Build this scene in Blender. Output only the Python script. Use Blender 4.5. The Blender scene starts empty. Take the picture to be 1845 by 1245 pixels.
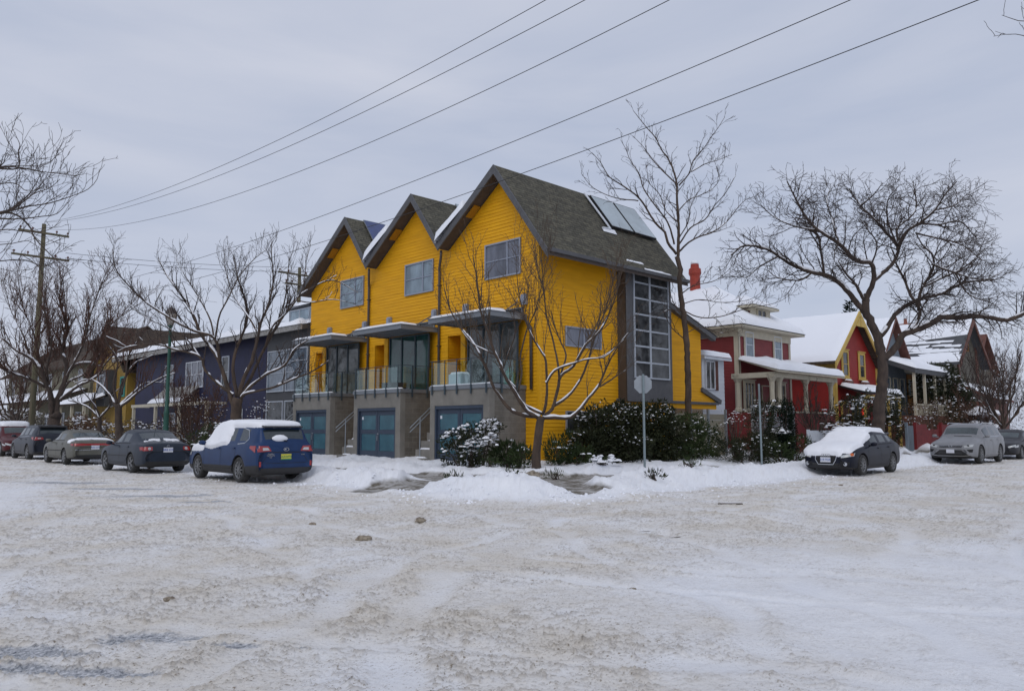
import bpy, bmesh, math, random
import numpy as np
from mathutils import Vector, Matrix
from mathutils.bvhtree import BVHTree
rng=np.random.default_rng(7); random.seed(7)
SC=bpy.context.scene; COL=SC.collection
# ---------------------------------------------------------------- camera
PW,PH=1845.,1245.; FP=1400.; PITCH=math.atan(147.5/FP); HEAD=math.radians(45.6)
cam=bpy.data.cameras.new('camera'); camo=bpy.data.objects.new('camera',cam); COL.objects.link(camo)
camo.location=(0,0,1.6); camo.rotation_euler=(math.pi/2+PITCH,0,HEAD-math.pi/2)
cam.sensor_width=36; cam.sensor_fit='HORIZONTAL'; cam.lens=36*FP/PW; cam.clip_end=2000; cam.clip_start=.05
SC.camera=camo
CF=np.array([math.cos(PITCH)*math.cos(HEAD),math.cos(PITCH)*math.sin(HEAD),math.sin(PITCH)])
CR=np.array([math.sin(HEAD),-math.cos(HEAD),0]); CU=np.cross(CR,CF); CC=np.array([0,0,1.6])
def wray(x,y): return CF*FP+CR*(x-PW/2)+CU*(PH/2-y)
def atD(x,y,D): return CC+wray(x,y)*(D/FP)            # a point of the place, D metres ahead
# ---------------------------------------------------------------- world: overcast sky
def N(nt,t,**k):
    n=nt.nodes.new(t)
    for a,b in k.items():
        if a in n.inputs.keys(): n.inputs[a].default_value=b
        else: setattr(n,a,b)
    return n
world=bpy.data.worlds.new('World'); SC.world=world; world.use_nodes=True
nt=world.node_tree; nt.nodes.clear(); L=nt.links.new
out=N(nt,'ShaderNodeOutputWorld'); bg=N(nt,'ShaderNodeBackground'); bg.inputs['Strength'].default_value=1.06
SUN_EL=math.radians(44); SUN_AZ=math.radians(212)
sky=N(nt,'ShaderNodeTexSky',sky_type='NISHITA',sun_disc=False,sun_elevation=SUN_EL,sun_rotation=math.radians(90)-SUN_AZ)
sk=N(nt,'ShaderNodeVectorMath',operation='SCALE'); sk.inputs['Scale'].default_value=.10; L(sky.outputs[0],sk.inputs[0])
tc=N(nt,'ShaderNodeTexCoord'); mp=N(nt,'ShaderNodeMapping'); mp.inputs['Scale'].default_value=(1.2,1.2,5.5); mp.inputs['Rotation'].default_value=(.10,.06,.3)
L(tc.outputs['Generated'],mp.inputs[0])
n1=N(nt,'ShaderNodeTexNoise',Scale=1.6,Detail=6.,Roughness=.5,Distortion=.35); L(mp.outputs[0],n1.inputs[0])
cr=N(nt,'ShaderNodeValToRGB'); L(n1.outputs[0],cr.inputs[0])
cr.color_ramp.elements[0].position=.30; cr.color_ramp.elements[0].color=(.415,.465,.59,1)
cr.color_ramp.elements[1].position=.72; cr.color_ramp.elements[1].color=(.565,.59,.68,1)
mx=N(nt,'ShaderNodeMix',data_type='RGBA'); mx.inputs[0].default_value=.93
L(sk.outputs[0],mx.inputs[6]); L(cr.outputs[0],mx.inputs[7]); L(mx.outputs[2],bg.inputs[0]); L(bg.outputs[0],out.inputs[0])
sun=bpy.data.lights.new('sun','SUN'); suno=bpy.data.objects.new('sun',sun); COL.objects.link(suno)
sun.energy=.85; sun.angle=math.radians(45); sun.color=(1,.96,.9)
suno.rotation_euler=Vector((math.cos(SUN_AZ)*math.cos(SUN_EL)*-1,math.sin(SUN_AZ)*math.cos(SUN_EL)*-1,-math.sin(SUN_EL))).to_track_quat('-Z','Y').to_euler()
SC.view_settings.view_transform='Standard'; SC.view_settings.look='None'; SC.view_settings.exposure=0.07; SC.view_settings.gamma=1
# ---------------------------------------------------------------- materials
MATS={}
def mat(name,col,rough=.7,metal=0,var=.0,vscale=3.,bump=0,bscale=20.,coat=0,spec=.5,col2=None,stretch=None,emit=None,detail=6.,lo=.35,hi=.65):
    m=bpy.data.materials.new(name); m.use_nodes=True; t=m.node_tree; b=t.nodes['Principled BSDF']
    b.inputs['Base Color'].default_value=(*col,1); b.inputs['Roughness'].default_value=rough; b.inputs['Metallic'].default_value=metal
    b.inputs['Coat Weight'].default_value=coat; b.inputs['Coat Roughness'].default_value=.04; b.inputs['Specular IOR Level'].default_value=spec
    if var or col2 or bump:
        tc=N(t,'ShaderNodeTexCoord'); mp=N(t,'ShaderNodeMapping'); t.links.new(tc.outputs['Object'],mp.inputs[0])
        if stretch: mp.inputs['Scale'].default_value=stretch
    if var or col2:
        n=N(t,'ShaderNodeTexNoise',Scale=vscale,Detail=detail,Roughness=.6); t.links.new(mp.outputs[0],n.inputs[0])
        r=N(t,'ShaderNodeValToRGB'); t.links.new(n.outputs[0],r.inputs[0])
        c2=col2 or tuple(c*(1-var) for c in col); c1=col if col2 else tuple(min(1,c*(1+var)) for c in col)
        r.color_ramp.elements[0].position=lo; r.color_ramp.elements[1].position=hi
        r.color_ramp.elements[0].color=(*c2,1); r.color_ramp.elements[1].color=(*c1,1)
        t.links.new(r.outputs[0],b.inputs['Base Color'])
    if bump:
        n=N(t,'ShaderNodeTexNoise',Scale=bscale,Detail=5.,Roughness=.6); t.links.new(mp.outputs[0],n.inputs[0])
        bp=N(t,'ShaderNodeBump',Strength=min(1,bump),Distance=.02*max(1,bump)); t.links.new(n.outputs[0],bp.inputs['Height']); t.links.new(bp.outputs[0],b.inputs['Normal'])
    if emit: b.inputs['Emission Color'].default_value=(*emit[:3],1); b.inputs['Emission Strength'].default_value=emit[3]
    MATS[name]=m; return m
M=MATS
mat('snow',(.84,.86,.91),.75,var=.03,vscale=1.5,bump=.5,bscale=9,spec=.3)
mat('roof_snow',(.83,.855,.91),.75,bump=.4,bscale=4,spec=.3)
mat('yellow_siding',(.80,.405,.010),.6,var=.07,vscale=1.,spec=.25,stretch=(.7,.7,6.6),col2=(.66,.32,.009),detail=3.,lo=.3,hi=.7)
mat('yellow_shade_trim',(.70,.28,.004),.6)
mat('grey_trim',(.085,.087,.095),.6,var=.12,vscale=4)
mat('soffit_brown',(.075,.058,.05),.7,var=.15,vscale=5)
mat('brown_metal',(.060,.048,.045),.45,var=.1,vscale=3)
mat('window_frame_metal',(.30,.33,.40),.4,metal=.3)
mat('pale_frame',(.42,.46,.52),.4,metal=.2)
mat('glass_dark',(.020,.022,.024),.03,spec=.5,col2=(.075,.08,.085),vscale=2.2,detail=8.)
mat('glass_blind',(.13,.14,.175),.05,spec=.6,var=.35,vscale=1.2,stretch=(1,1,.4))
mat('glass_pale',(.20,.26,.31),.05,spec=.6,var=.35,vscale=1.4,stretch=(1,1,.4))
mat('glass_green',(.018,.06,.055),.05,spec=.8,var=.4,vscale=1.8)
mat('door_blue',(.035,.052,.085),.5,var=.08,vscale=4)
mat('frosted_teal',(.04,.135,.175),.25,spec=.6,col2=(.022,.085,.12),vscale=1.4)
mat('concrete',(.205,.195,.175),.9,var=.14,vscale=1.6,bump=.3,bscale=30)
mat('metal_grey',(.30,.33,.36),.45,metal=.6)
mat('canopy_metal',(.20,.22,.245),.45,metal=.3)
mat('railing_blue',(.035,.055,.07),.5)
mat('dark',(.012,.012,.014),.8)
mat('shingle',(.06,.062,.058),.95,var=.5,vscale=5,stretch=(1,1,3),bump=.6,bscale=12)
mat('white_paint',(.62,.66,.72),.6,var=.05)
mat('bark',(.085,.062,.050),.95,col2=(.045,.034,.030),vscale=6,stretch=(1,1,.35),bump=1,bscale=25)
mat('bark_brown',(.095,.066,.048),.95,col2=(.045,.033,.027),vscale=5,stretch=(1,1,.3),bump=1,bscale=22)
mat('twig_tan',(.105,.074,.050),.9,col2=(.06,.043,.034),vscale=3)
mat('twig',(.060,.042,.036),.9,col2=(.035,.026,.024),vscale=3)
mat('twig_red',(.10,.045,.030),.9,col2=(.05,.028,.022),vscale=3)
# ---------------------------------------------------------------- mesh building
class MB:
    def __init__(s): s.v=[];s.f=[];s.m=[];s.n=0
    def add(s,v,f,m=0):
        v=[tuple(map(float,q)) for q in v]; s.v+=v
        s.f+=[tuple(i+s.n for i in q) for q in f]; s.m+=[m]*len(f); s.n+=len(v); return s
    def box(s,x0,x1,y0,y1,z0,z1,m=0):
        if x0>x1:x0,x1=x1,x0
        if y0>y1:y0,y1=y1,y0
        v=[(x0,y0,z0),(x1,y0,z0),(x1,y1,z0),(x0,y1,z0),(x0,y0,z1),(x1,y0,z1),(x1,y1,z1),(x0,y1,z1)]
        return s.add(v,[(0,3,2,1),(4,5,6,7),(0,1,5,4),(1,2,6,5),(2,3,7,6),(3,0,4,7)],m)
    def obox(s,o,a,b,c,m=0):     # parallelepiped from o with edge vectors a,b,c
        o,a,b,c=[np.array(q,float) for q in (o,a,b,c)]
        v=[o,o+a,o+a+b,o+b,o+c,o+a+c,o+a+b+c,o+b+c]
        fl=[(0,3,2,1),(4,5,6,7),(0,1,5,4),(1,2,6,5),(2,3,7,6),(3,0,4,7)]
        if np.dot(np.cross(a,b),c)<0: fl=[q[::-1] for q in fl]
        return s.add(v,fl,m)
    def prism(s,poly,ext,m=0):
        e=np.array(ext,float); p=[np.array(q,float) for q in poly]; n=len(p)
        nr=sum((np.cross(p[i]-p[0],p[i+1]-p[0]) for i in range(1,n-1)),np.zeros(3))
        if np.dot(nr,e)>0: p=p[::-1]
        v=p+[q+e for q in p]
        return s.add(v,[tuple(range(n)),tuple(range(2*n-1,n-1,-1))]+[(i+n,(i+1)%n+n,(i+1)%n,i) for i in range(n)],m)
    def beam(s,a,b,w,h,m=0,up=(0,0,1)):
        a=np.array(a,float);b=np.array(b,float);d=b-a; u=np.array(up,float); x=np.cross(d,u); x/=np.linalg.norm(x)+1e-9; z=np.cross(x,d); z/=np.linalg.norm(z)+1e-9
        return s.obox(a-x*w/2-z*h/2,x*w,d,z*h,m)
    def tube(s,pts,rad,sides=8,m=0,cap=True):
        v,f=tube_arrays(np.array(pts,float),np.array(rad,float) if hasattr(rad,'__len__') else np.full(len(pts),float(rad)),sides,cap)
        return s.add(v,f,m)
    def lathe(s,prof,c,axis=2,n=16,m=0):
        v=[];f=[]; k=len(prof)
        for i in range(n):
            a=2*math.pi*i/n
            for r,z in prof:
                q=[r*math.cos(a),r*math.sin(a),z]
                if axis==1: q=[q[0],q[2],-q[1]]
                if axis==0: q=[q[2],q[0],q[1]]
                v.append([q[j]+c[j] for j in range(3)])
        for i in range(n):
            for j in range(k-1):
                a=i*k+j; b=((i+1)%n)*k+j; f.append((a,b,b+1,a+1))
        return s.add(v,f,m)
    def build(s,name,mats,parent=None,smooth=False):
        me=bpy.data.meshes.new(name)
        off=np.array(root_loc(parent)) if parent else np.zeros(3)
        me.from_pydata((np.array(s.v).reshape(-1,3)-off).tolist(),[],s.f)
        if not isinstance(mats,(list,tuple)): mats=[mats]
        for q in mats: me.materials.append(M[q] if isinstance(q,str) else q)
        if len(mats)>1: me.polygons.foreach_set('material_index',s.m)
        if smooth: me.polygons.foreach_set('use_smooth',[True]*len(me.polygons))
        me.update(); o=bpy.data.objects.new(name,me); COL.objects.link(o)
        if parent: o.parent=parent
        return o
def root_loc(o):
    while o.parent: o=o.parent
    return o.location
def fast_mesh(name,V,Fq,mats,parent=None,smooth=True,tri=False):
    V=np.asarray(V,np.float32); off=np.array(root_loc(parent)) if parent else np.zeros(3); V=V-off
    me=bpy.data.meshes.new(name); k=Fq.shape[1]; nf=len(Fq)
    me.vertices.add(len(V)); me.vertices.foreach_set('co',V.astype(np.float32).ravel())
    me.loops.add(nf*k); me.loops.foreach_set('vertex_index',Fq.astype(np.int32).ravel())
    me.polygons.add(nf); me.polygons.foreach_set('loop_start',np.arange(0,nf*k,k,dtype=np.int32))
    me.polygons.foreach_set('use_smooth',np.full(nf,smooth))
    if not isinstance(mats,(list,tuple)): mats=[mats]
    for q in mats: me.materials.append(M[q] if isinstance(q,str) else q)
    me.update(calc_edges=True); me.validate()
    o=bpy.data.objects.new(name,me); COL.objects.link(o)
    if parent: o.parent=parent
    return o
def tube_arrays(P,Rd,sides,cap=True):
    n=len(P); T=np.gradient(P,axis=0); T/=np.linalg.norm(T,axis=1)[:,None]+1e-9
    ref=np.array([0,0,1.]) if abs(T[0,2])<.9 else np.array([1.,0,0])
    V=[];a=np.arange(sides)*2*math.pi/sides; x=np.cross(ref,T[0]); x/=np.linalg.norm(x)
    for i in range(n):
        x=x-T[i]*np.dot(x,T[i]); x/=np.linalg.norm(x)+1e-9; y=np.cross(T[i],x)
        V.append(P[i]+Rd[i]*(np.cos(a)[:,None]*x+np.sin(a)[:,None]*y))
    V=np.concatenate(V); F=[]
    for i in range(n-1):
        for j in range(sides):
            b=(j+1)%sides; F.append((i*sides+j,i*sides+b,(i+1)*sides+b,(i+1)*sides+j))
    if cap: F.append(tuple(range(sides))[::-1]); F.append(tuple((n-1)*sides+j for j in range(sides)))
    return V,F
def tag(o,label=None,cat=None,group=None,kind=None):
    if label:o['label']=label
    if cat:o['category']=cat
    if group:o['group']=group
    if kind:o['kind']=kind
    return o
def thing(name,loc,label,cat,group=None,rz=0):
    o=bpy.data.objects.new(name,None); COL.objects.link(o); o.location=loc; o.rotation_euler=(0,0,rz); o.empty_display_size=.3
    return tag(o,label,cat,group)
# ---------------------------------------------------------------- numpy noise
_perm=rng.permutation(4096); _val=rng.random(4096)
def _h(ix,iy): return _val[(_perm[(ix&4095)]+iy*57)&4095]
def vnoise(x,y):
    ix=np.floor(x).astype(int); iy=np.floor(y).astype(int); fx=x-ix; fy=y-iy
    fx=fx*fx*(3-2*fx); fy=fy*fy*(3-2*fy)
    a=_h(ix,iy);b=_h(ix+1,iy);c=_h(ix,iy+1);d=_h(ix+1,iy+1)
    return a+(b-a)*fx+(c-a)*fy+(a-b-c+d)*fx*fy
def fbm(x,y,o=4,g=.5):
    s=0;a=1;t=0
    for i in range(o): s=s+a*vnoise(x*2**i+13.7*i,y*2**i+7.1*i); t+=a; a*=g
    return s/t
def sst(a,b,x): t=np.clip((x-a)/(b-a),0,1); return t*t*(3-2*t)
# ---------------------------------------------------------------- terrain
CURB=11.9
def sdist(x,y):
    dx=x-CURB; dy=y-CURB; r=2.2; s=np.minimum(dx,dy)
    c=(dx<r)&(dy<r); return np.where(c,r-np.hypot(r-dx,r-dy),s)
def gau(x,y,cx,cy,r): return np.exp(-((x-cx)**2+(y-cy)**2)/r**2)
def segd(x,y,a,b):
    ax,ay=a;bx,by=b; t=np.clip(((x-ax)*(bx-ax)+(y-ay)*(by-ay))/((bx-ax)**2+(by-ay)**2),0,1); return np.hypot(x-ax-t*(bx-ax),y-ay-t*(by-ay))
def walk_mask(x,y,s):
    n=(fbm(x*1.1,y*1.1,3)-.5)*1.0
    w=1-sst(.75,1.0,np.abs(s-3.0)+n*.7)
    o1=1-sst(.85,1.3,segd(x,y,(11.9,16.4),(15.0,16.8))+n*.9)
    o2=1-sst(.75,1.15,segd(x,y,(14.4,12.7),(15.2,15.0))+n*.9)
    cn=1-sst(1.2,1.9,segd(x,y,(14.6,16.2),(16.6,14.9))+n*.9)
    return np.clip(np.maximum(np.maximum(w,cn),np.maximum(o1,o2)),0,1),o1,o2
def terrain(x,y):
    s=sdist(x,y); L_=x*.7145-y*.6997; F_=x*.6997+y*.7145
    road=1-sst(-1.3,-.5,s+ (fbm(x*.8,y*.8,3)-.5)*1.0)
    wm,o1,o2=walk_mask(x,y,s)
    # dirt mask
    big=fbm(x*.35+3,y*.35,4)
    clean=sst(.3,2.4,L_+(big-.5)*4)*(1-sst(8.0,12.5,F_+(big-.5)*4))
    clean=np.maximum(clean,(sst(2.5,4,-L_-F_*.42))*sst(9,12,F_)*(1-sst(20,26,F_)))
    dirt=np.clip(1-.80*clean,0,1)*road
    ang=.5; u=(x*math.cos(ang)+y*math.sin(ang)); v=(-x*math.sin(ang)+y*math.cos(ang))
    wob=(fbm(x*.5+5,y*.5,3)-.5)
    ruts=0;smooth=0;edge=0
    for cx,cy,rs in ((-7,15,(9.2,10.8,13.1,14.7,17.2,18.8,21.5,23)),(17,-16,(19.5,21.0,24.3,25.9,15.5)),(-30,-14,(37,38.6,41,42.5))):
        rad=np.hypot(x-cx,y-cy)
        for q,rc in enumerate(rs):
            dd=np.abs(rad-rc+wob*1.3); fade=sst(.38,.55,fbm(x*.25+q*3,y*.25+cx,3))
            smooth=np.maximum(smooth,np.exp(-(dd/.14)**4)*fade*.8); edge=np.maximum(edge,np.exp(-((dd-.26)/.09)**2)*fade)
    ruts=-.016*smooth+.012*edge
    pt=np.clip(.42+.58*sst(.36,.62,fbm(L_*.9+9,F_*.9,5,.6))+.35*edge-.62*smooth,0,1)
    cr=fbm(L_*15,F_*22,4,.65); crumb=sst(.58,.72,cr)*pt*(.2+.8*dirt)
    cf=sst(.58,.72,fbm(L_*36,F_*50,3,.65))*(.1+.9*pt)*(.2+.8*dirt)*(1-.8*smooth)
    lump_r=sst(.66,.80,fbm(L_*5.5+3,F_*7,4,.55))*pt*(.3+.7*dirt)
    ed=1-sst(8,30,F_)*.7
    h=road*((fbm(x*.7,y*.7,3)-.5)*.07+(fbm(x*3,y*3,3)-.5)*.022+crumb*.020*ed+cf*.012*ed+lump_r*.028*ed+ruts+(fbm(L_*7,F_*7,4,.6)-.5)*.02*(1-.6*smooth))
    ga=lambda a,b,ra,rb:np.exp(-((L_-a)/ra)**2-((F_-b)/rb)**2)
    ice=ga(-3.45,5.75,.55,.22)+ga(-2.75,6.12,.5,.16)+ga(-2.7,5.25,.45,.12)+.9*ga(-3.3,5.35,.4,.12)+.8*ga(-2.0,5.95,.25,.07)+.8*ga(-1.55,5.85,.25,.04)
    ice=sst(.36,.74,ice*.58+fbm(L_*5,F_*12,6,.75)*.70-.14)*sst(.10,.4,ice)
    far_=ga(-8.6,18.6,1.6,.5)+ga(-6.7,17.2,1.0,.35)+ga(-10.5,20.5,1.5,.5)+ga(-13,23,2,.6)
    ice=np.maximum(ice,sst(.42,.60,far_*.55+fbm(L_*1.4+F_*.6,F_*4,4)*.62-.12)*sst(.12,.3,far_)*.8)
    mh=gau(x,y,10.15,7.15,.42); h=h-.07*mh
    h=h*(1-.4*ice)-.012*ice
    # plough bank
    t=np.where(y>x,y,-x); A=.18+.34*(fbm(t*.55,s*.5,3)-.35)
    A=A+.24*gau(x,y,12.75,13.25,.75)+.13*gau(x,y,12.3,18.6,1.2)+.08*gau(x,y,19.0,12.6,2.5)-.10*gau(x,y,14.2,12.0,.8)
    A=np.clip(A*(1-.95*o1)*(1-.9*o2),.0,1)
    pk=sst(18.6,20.3,np.maximum(x,y)-sst(12,14,x)*3.2*(x>y)*-1); bp=sst(-1.35+1.15*pk,.45+.1*pk,s+(fbm(x*1.3,y*1.3,3)-.5)*(.6-.35*pk))*(1-sst(1.1,2.3,s+(fbm(x*1.5+9,y*1.5,3)-.5)*.5))
    lump=(fbm(x*3.2,y*3.2,4,.55)-.5)
    bank=A*bp*(1+.5*lump)+sst(.1,.6,bp)*(1-np.maximum(o1,o2))*(.13*lump+.09*(fbm(x*7,y*7,4,.6)-.5))
    gard=sst(3.7,4.5,s+(fbm(x*1.2,y*1.2,3)-.5)*1.0)
    gh=.16+.34*(fbm(x*.8+2,y*.8,3)-.35)+.14*lump+.06*(fbm(x*8,y*8,3)-.5)
    gh=gh+sst(5.5,9,s)*.12+.38*np.exp(-((x-53)/6)**4)*sst(13.2,15,y)*(1-sst(16.4,17.5,y))*(x>40)
    base=sst(-.2,.3,s)*.10
    h=h+base+bank*(1-.9*wm)+gard*gh*(1-.8*wm)+wm*.012*(fbm(x*12,y*12,3)-.5)*2
    return h,np.clip(dirt*(.75+.5*pt)-.08*smooth,0,1),np.clip(crumb*.9+cf*.8+lump_r*.6,0,1),ice,wm,s
def make_ground():
    c=HEAD
    az=np.concatenate([np.linspace(c-math.pi,c-.80,26)[:-1],np.linspace(c-.78,c+.78,1050),np.linspace(c+.80,c+math.pi,26)[1:]])
    # rings evenly spread in image rows, then coarse to the horizon
    vv=np.linspace(1.6/3.6,1.6/48,640); r=np.concatenate([[.6,1.2,2.0,2.8,3.2],1.6/vv,[50,54,60,70,85,110,160,300,700,1500]])
    R,A=np.meshgrid(r,az,indexing='ij'); x=R*np.cos(A); y=R*np.sin(A)
    h,dirt,cr,ice,wm,s=terrain(x,y)
    far=sst(60,110,R); h=h*(1-far); 
    V=np.stack([x,y,h],-1).reshape(-1,3); nr,na=x.shape
    i=np.arange(nr-1)[:,None]*na+np.arange(na-1)[None]; F=np.stack([i,i+na,i+na+1,i+1],-1).reshape(-1,4)[:,::-1]
    sc=(s[:-1,:-1]+s[1:,1:])*.5; wc=(wm[:-1,:-1]+wm[1:,1:])*.5
    reg=np.where(wc>.5,1,np.where(sc<-.75,0,2)).ravel(); reg[np.hypot(V[F[:,0],0],V[F[:,0],1])>90]=2
    for k,nm in ((0,'road'),(1,'sidewalk'),(2,'ground')):
        Fk=F[reg==k]; u,inv=np.unique(Fk,return_inverse=True); o=fast_mesh(nm,V[u],inv.reshape(-1,4),['ground_snow'])
        tag(o,kind='structure')
        at=o.data.attributes.new('surf','FLOAT_COLOR','POINT')
        C4=np.stack([dirt.ravel()[u],np.clip(cr.ravel()[u],0,1),ice.ravel()[u],wm.ravel()[u]],-1).astype(np.float32); at.data.foreach_set('color',C4.ravel())
def ground_mat():
    m=bpy.data.materials.new('ground_snow'); m.use_nodes=True; t=m.node_tree; b=t.nodes['Principled BSDF']; L=t.links.new
    at=N(t,'ShaderNodeAttribute',attribute_name='surf'); sp=N(t,'ShaderNodeSeparateColor'); L(at.outputs['Color'],sp.inputs[0])
    tc=N(t,'ShaderNodeTexCoord')
    def noise(s,d=5.,r=.6,sc=None):
        n=N(t,'ShaderNodeTexNoise',Scale=s,Detail=d,Roughness=r)
        if sc:
            mp=N(t,'ShaderNodeMapping'); mp.inputs['Scale'].default_value=sc; mp.inputs['Rotation'].default_value=(0,0,math.radians(44.4)); L(tc.outputs['Object'],mp.inputs[0]); L(mp.outputs[0],n.inputs[0])
        else: L(tc.outputs['Object'],n.inputs[0])
        return n.outputs[0]
    def ramp(s,a,b_):
        r=N(t,'ShaderNodeMapRange'); r.inputs[1].default_value=a; r.inputs[2].default_value=b_; L(s,r.inputs[0]); return r.outputs[0]
    def mul(a,c):
        r=N(t,'ShaderNodeMath',operation='MULTIPLY'); L(a,r.inputs[0])
        if isinstance(c,float): r.inputs[1].default_value=c
        else: L(c,r.inputs[1])
        return r.outputs[0]
    def mix(f,a,c):
        r=N(t,'ShaderNodeMix',data_type='RGBA'); L(f,r.inputs[0])
        for q,i in ((a,6),(c,7)):
            if isinstance(q,tuple): r.inputs[i].default_value=(*q,1)
            else: L(q,r.inputs[i])
        return r.outputs[2]
    base=mix(ramp(noise(.9),.3,.7),(.79,.81,.86),(.86,.875,.91))
    d=mul(sp.outputs[0],ramp(noise(.8,6.),.25,.62))
    c=mix(d,base,(.69,.65,.59))
    c=mix(mul(sp.outputs[1],.58),c,(.30,.255,.20))
    fl=mul(mul(ramp(noise(30.,4.,.7,(1,1.5,1)),.57,.66),ramp(noise(1.3,3.),.34,.5)),sp.outputs[0]); c=mix(fl,c,(.24,.20,.15))
    gr=mul(ramp(noise(70.,3.,.7),.62,.70),ramp(noise(.6,3.),.35,.6)); c=mix(mul(gr,.55),c,(.30,.26,.21))
    c=mix(ramp(sp.outputs[2],.2,.8),c,mix(ramp(noise(20.,6.,.75,(1,1.6,1)),.40,.62),(.14,.155,.18),(.70,.71,.74)))
    wet=mix(ramp(noise(3.,6.,.7),.42,.56),(.13,.115,.09),(.40,.39,.38))
    c=mix(ramp(at.outputs['Alpha'],.3,.7),c,wet)
    L(c,b.inputs['Base Color'])
    rr=N(t,'ShaderNodeMapRange'); rr.inputs[3].default_value=.8; rr.inputs[4].default_value=.35; L(sp.outputs[2],rr.inputs[0]); L(rr.outputs[0],b.inputs['Roughness'])
    b.inputs['Specular IOR Level'].default_value=.3
    bp=N(t,'ShaderNodeBump',Strength=.8,Distance=.03); L(noise(22.,6.,.7),bp.inputs['Height']); L(bp.outputs[0],b.inputs['Normal'])
    M['ground_snow']=m
ground_mat(); make_ground()
def gz(x,y): return float(terrain(np.array([float(x)]),np.array([float(y)]))[0][0])
# ---------------------------------------------------------------- building helpers
UX=np.array([1.,0,0]);UY=np.array([0,1.,0]);UZ=np.array([0,0,1.])
def clipz(poly,z,above):
    out=[]
    for i in range(len(poly)):
        a,b=poly[i],poly[(i+1)%len(poly)]; ia=(a[1]>=z)==above; ib=(b[1]>=z)==above
        if ia: out.append(a)
        if ia!=ib: t=(z-a[1])/(b[1]-a[1]); out.append((a[0]+t*(b[0]-a[0]),z))
    return out
def siding(mb,o,u,n,poly,pitch=.137,d=.023,m=0):
    o,u,n=[np.array(q,float) for q in (o,u,n)]; zs=[q[1] for q in poly]; z0=min(zs);z1=max(zs)
    flip=np.dot(np.cross(u,UZ),n)<0
    for i in range(math.floor(z0/pitch),math.ceil(z1/pitch)):
        a=i*pitch; b=a+pitch; p=clipz(clipz(poly,max(a,z0),True),min(b,z1),False)
        if len(p)<3: continue
        j=random.uniform(-.002,.002)
        v=[o+u*t+UZ*(z-(.014 if abs(z-a)<1e-5 else 0))+n*((d+j)*(a+pitch-z)/pitch) for t,z in p]
        mb.add(v,[tuple(range(len(v)))[::-1] if flip else tuple(range(len(v)))],m)
        lo=[t for t,z in p if abs(z-a)<1e-5]
        if len(lo)>1:
            t0,t1=min(lo),max(lo); q=[o+u*t0+UZ*a,o+u*t1+UZ*a,o+u*t1+UZ*(a-.014)+n*(d+j),o+u*t0+UZ*(a-.014)+n*(d+j)]; mb.add(q,[(0,1,2,3)],m)
def window(parent,o,u,n,w,h,cols=(1,),rows=(1,),frame='window_frame_metal',pane='glass_dark',fw=.05,fd=.07,sill=False,name='window',bar=.035,trim=0,trimmat=None,pd=.02):
    o,u,n=[np.array(q,float) for q in (o,u,n)]; b=MB()
    def bx(t0,t1,z0,z1,d0,d1,mm=0): b.obox(o+u*t0+UZ*z0+n*d0,u*(t1-t0),n*(d1-d0),UZ*(z1-z0),mm)
    bx(0,fw,0,h,0,fd);bx(w-fw,w,0,h,0,fd);bx(fw,w-fw,0,fw,0,fd);bx(fw,w-fw,h-fw,h,0,fd)
    cs=np.cumsum(cols)/sum(cols); rs=np.cumsum(rows)/sum(rows)
    for c in cs[:-1]: bx(c*w-bar/2*1.6,c*w+bar/2*1.6,fw,h-fw,0,fd*.85)
    for r in rs[:-1]: bx(fw,w-fw,r*h-bar/2,r*h+bar/2,0,fd*.7)
    if trim:
        bx(-trim,0,-trim*.8,h+trim,0,fd*.6,1);bx(w,w+trim,-trim*.8,h+trim,0,fd*.6,1);bx(0,w,h,h+trim,0,fd*.6,1)
        bx(-trim*1.3,w+trim*1.3,h+trim,h+trim+.05,0,fd*1.5,1); bx(-trim*1.3,w+trim*1.3,-.06-trim*.8,-trim*.8,0,fd*1.8,1);bx(0,w,-trim*.8,0,0,fd*.6,1)
    f=b.build(name,[frame,trimmat or frame],parent)
    q=MB(); q.add([o+n*pd+u*fw+UZ*fw,o+n*pd+u*(w-fw)+UZ*fw,o+n*pd+u*(w-fw)+UZ*(h-fw),o+n*pd+u*fw+UZ*(h-fw)],[(0,1,2,3)] if np.dot(np.cross(u,UZ),n)>0 else [(3,2,1,0)]); q.build('pane',pane,f)
    return f
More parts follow.
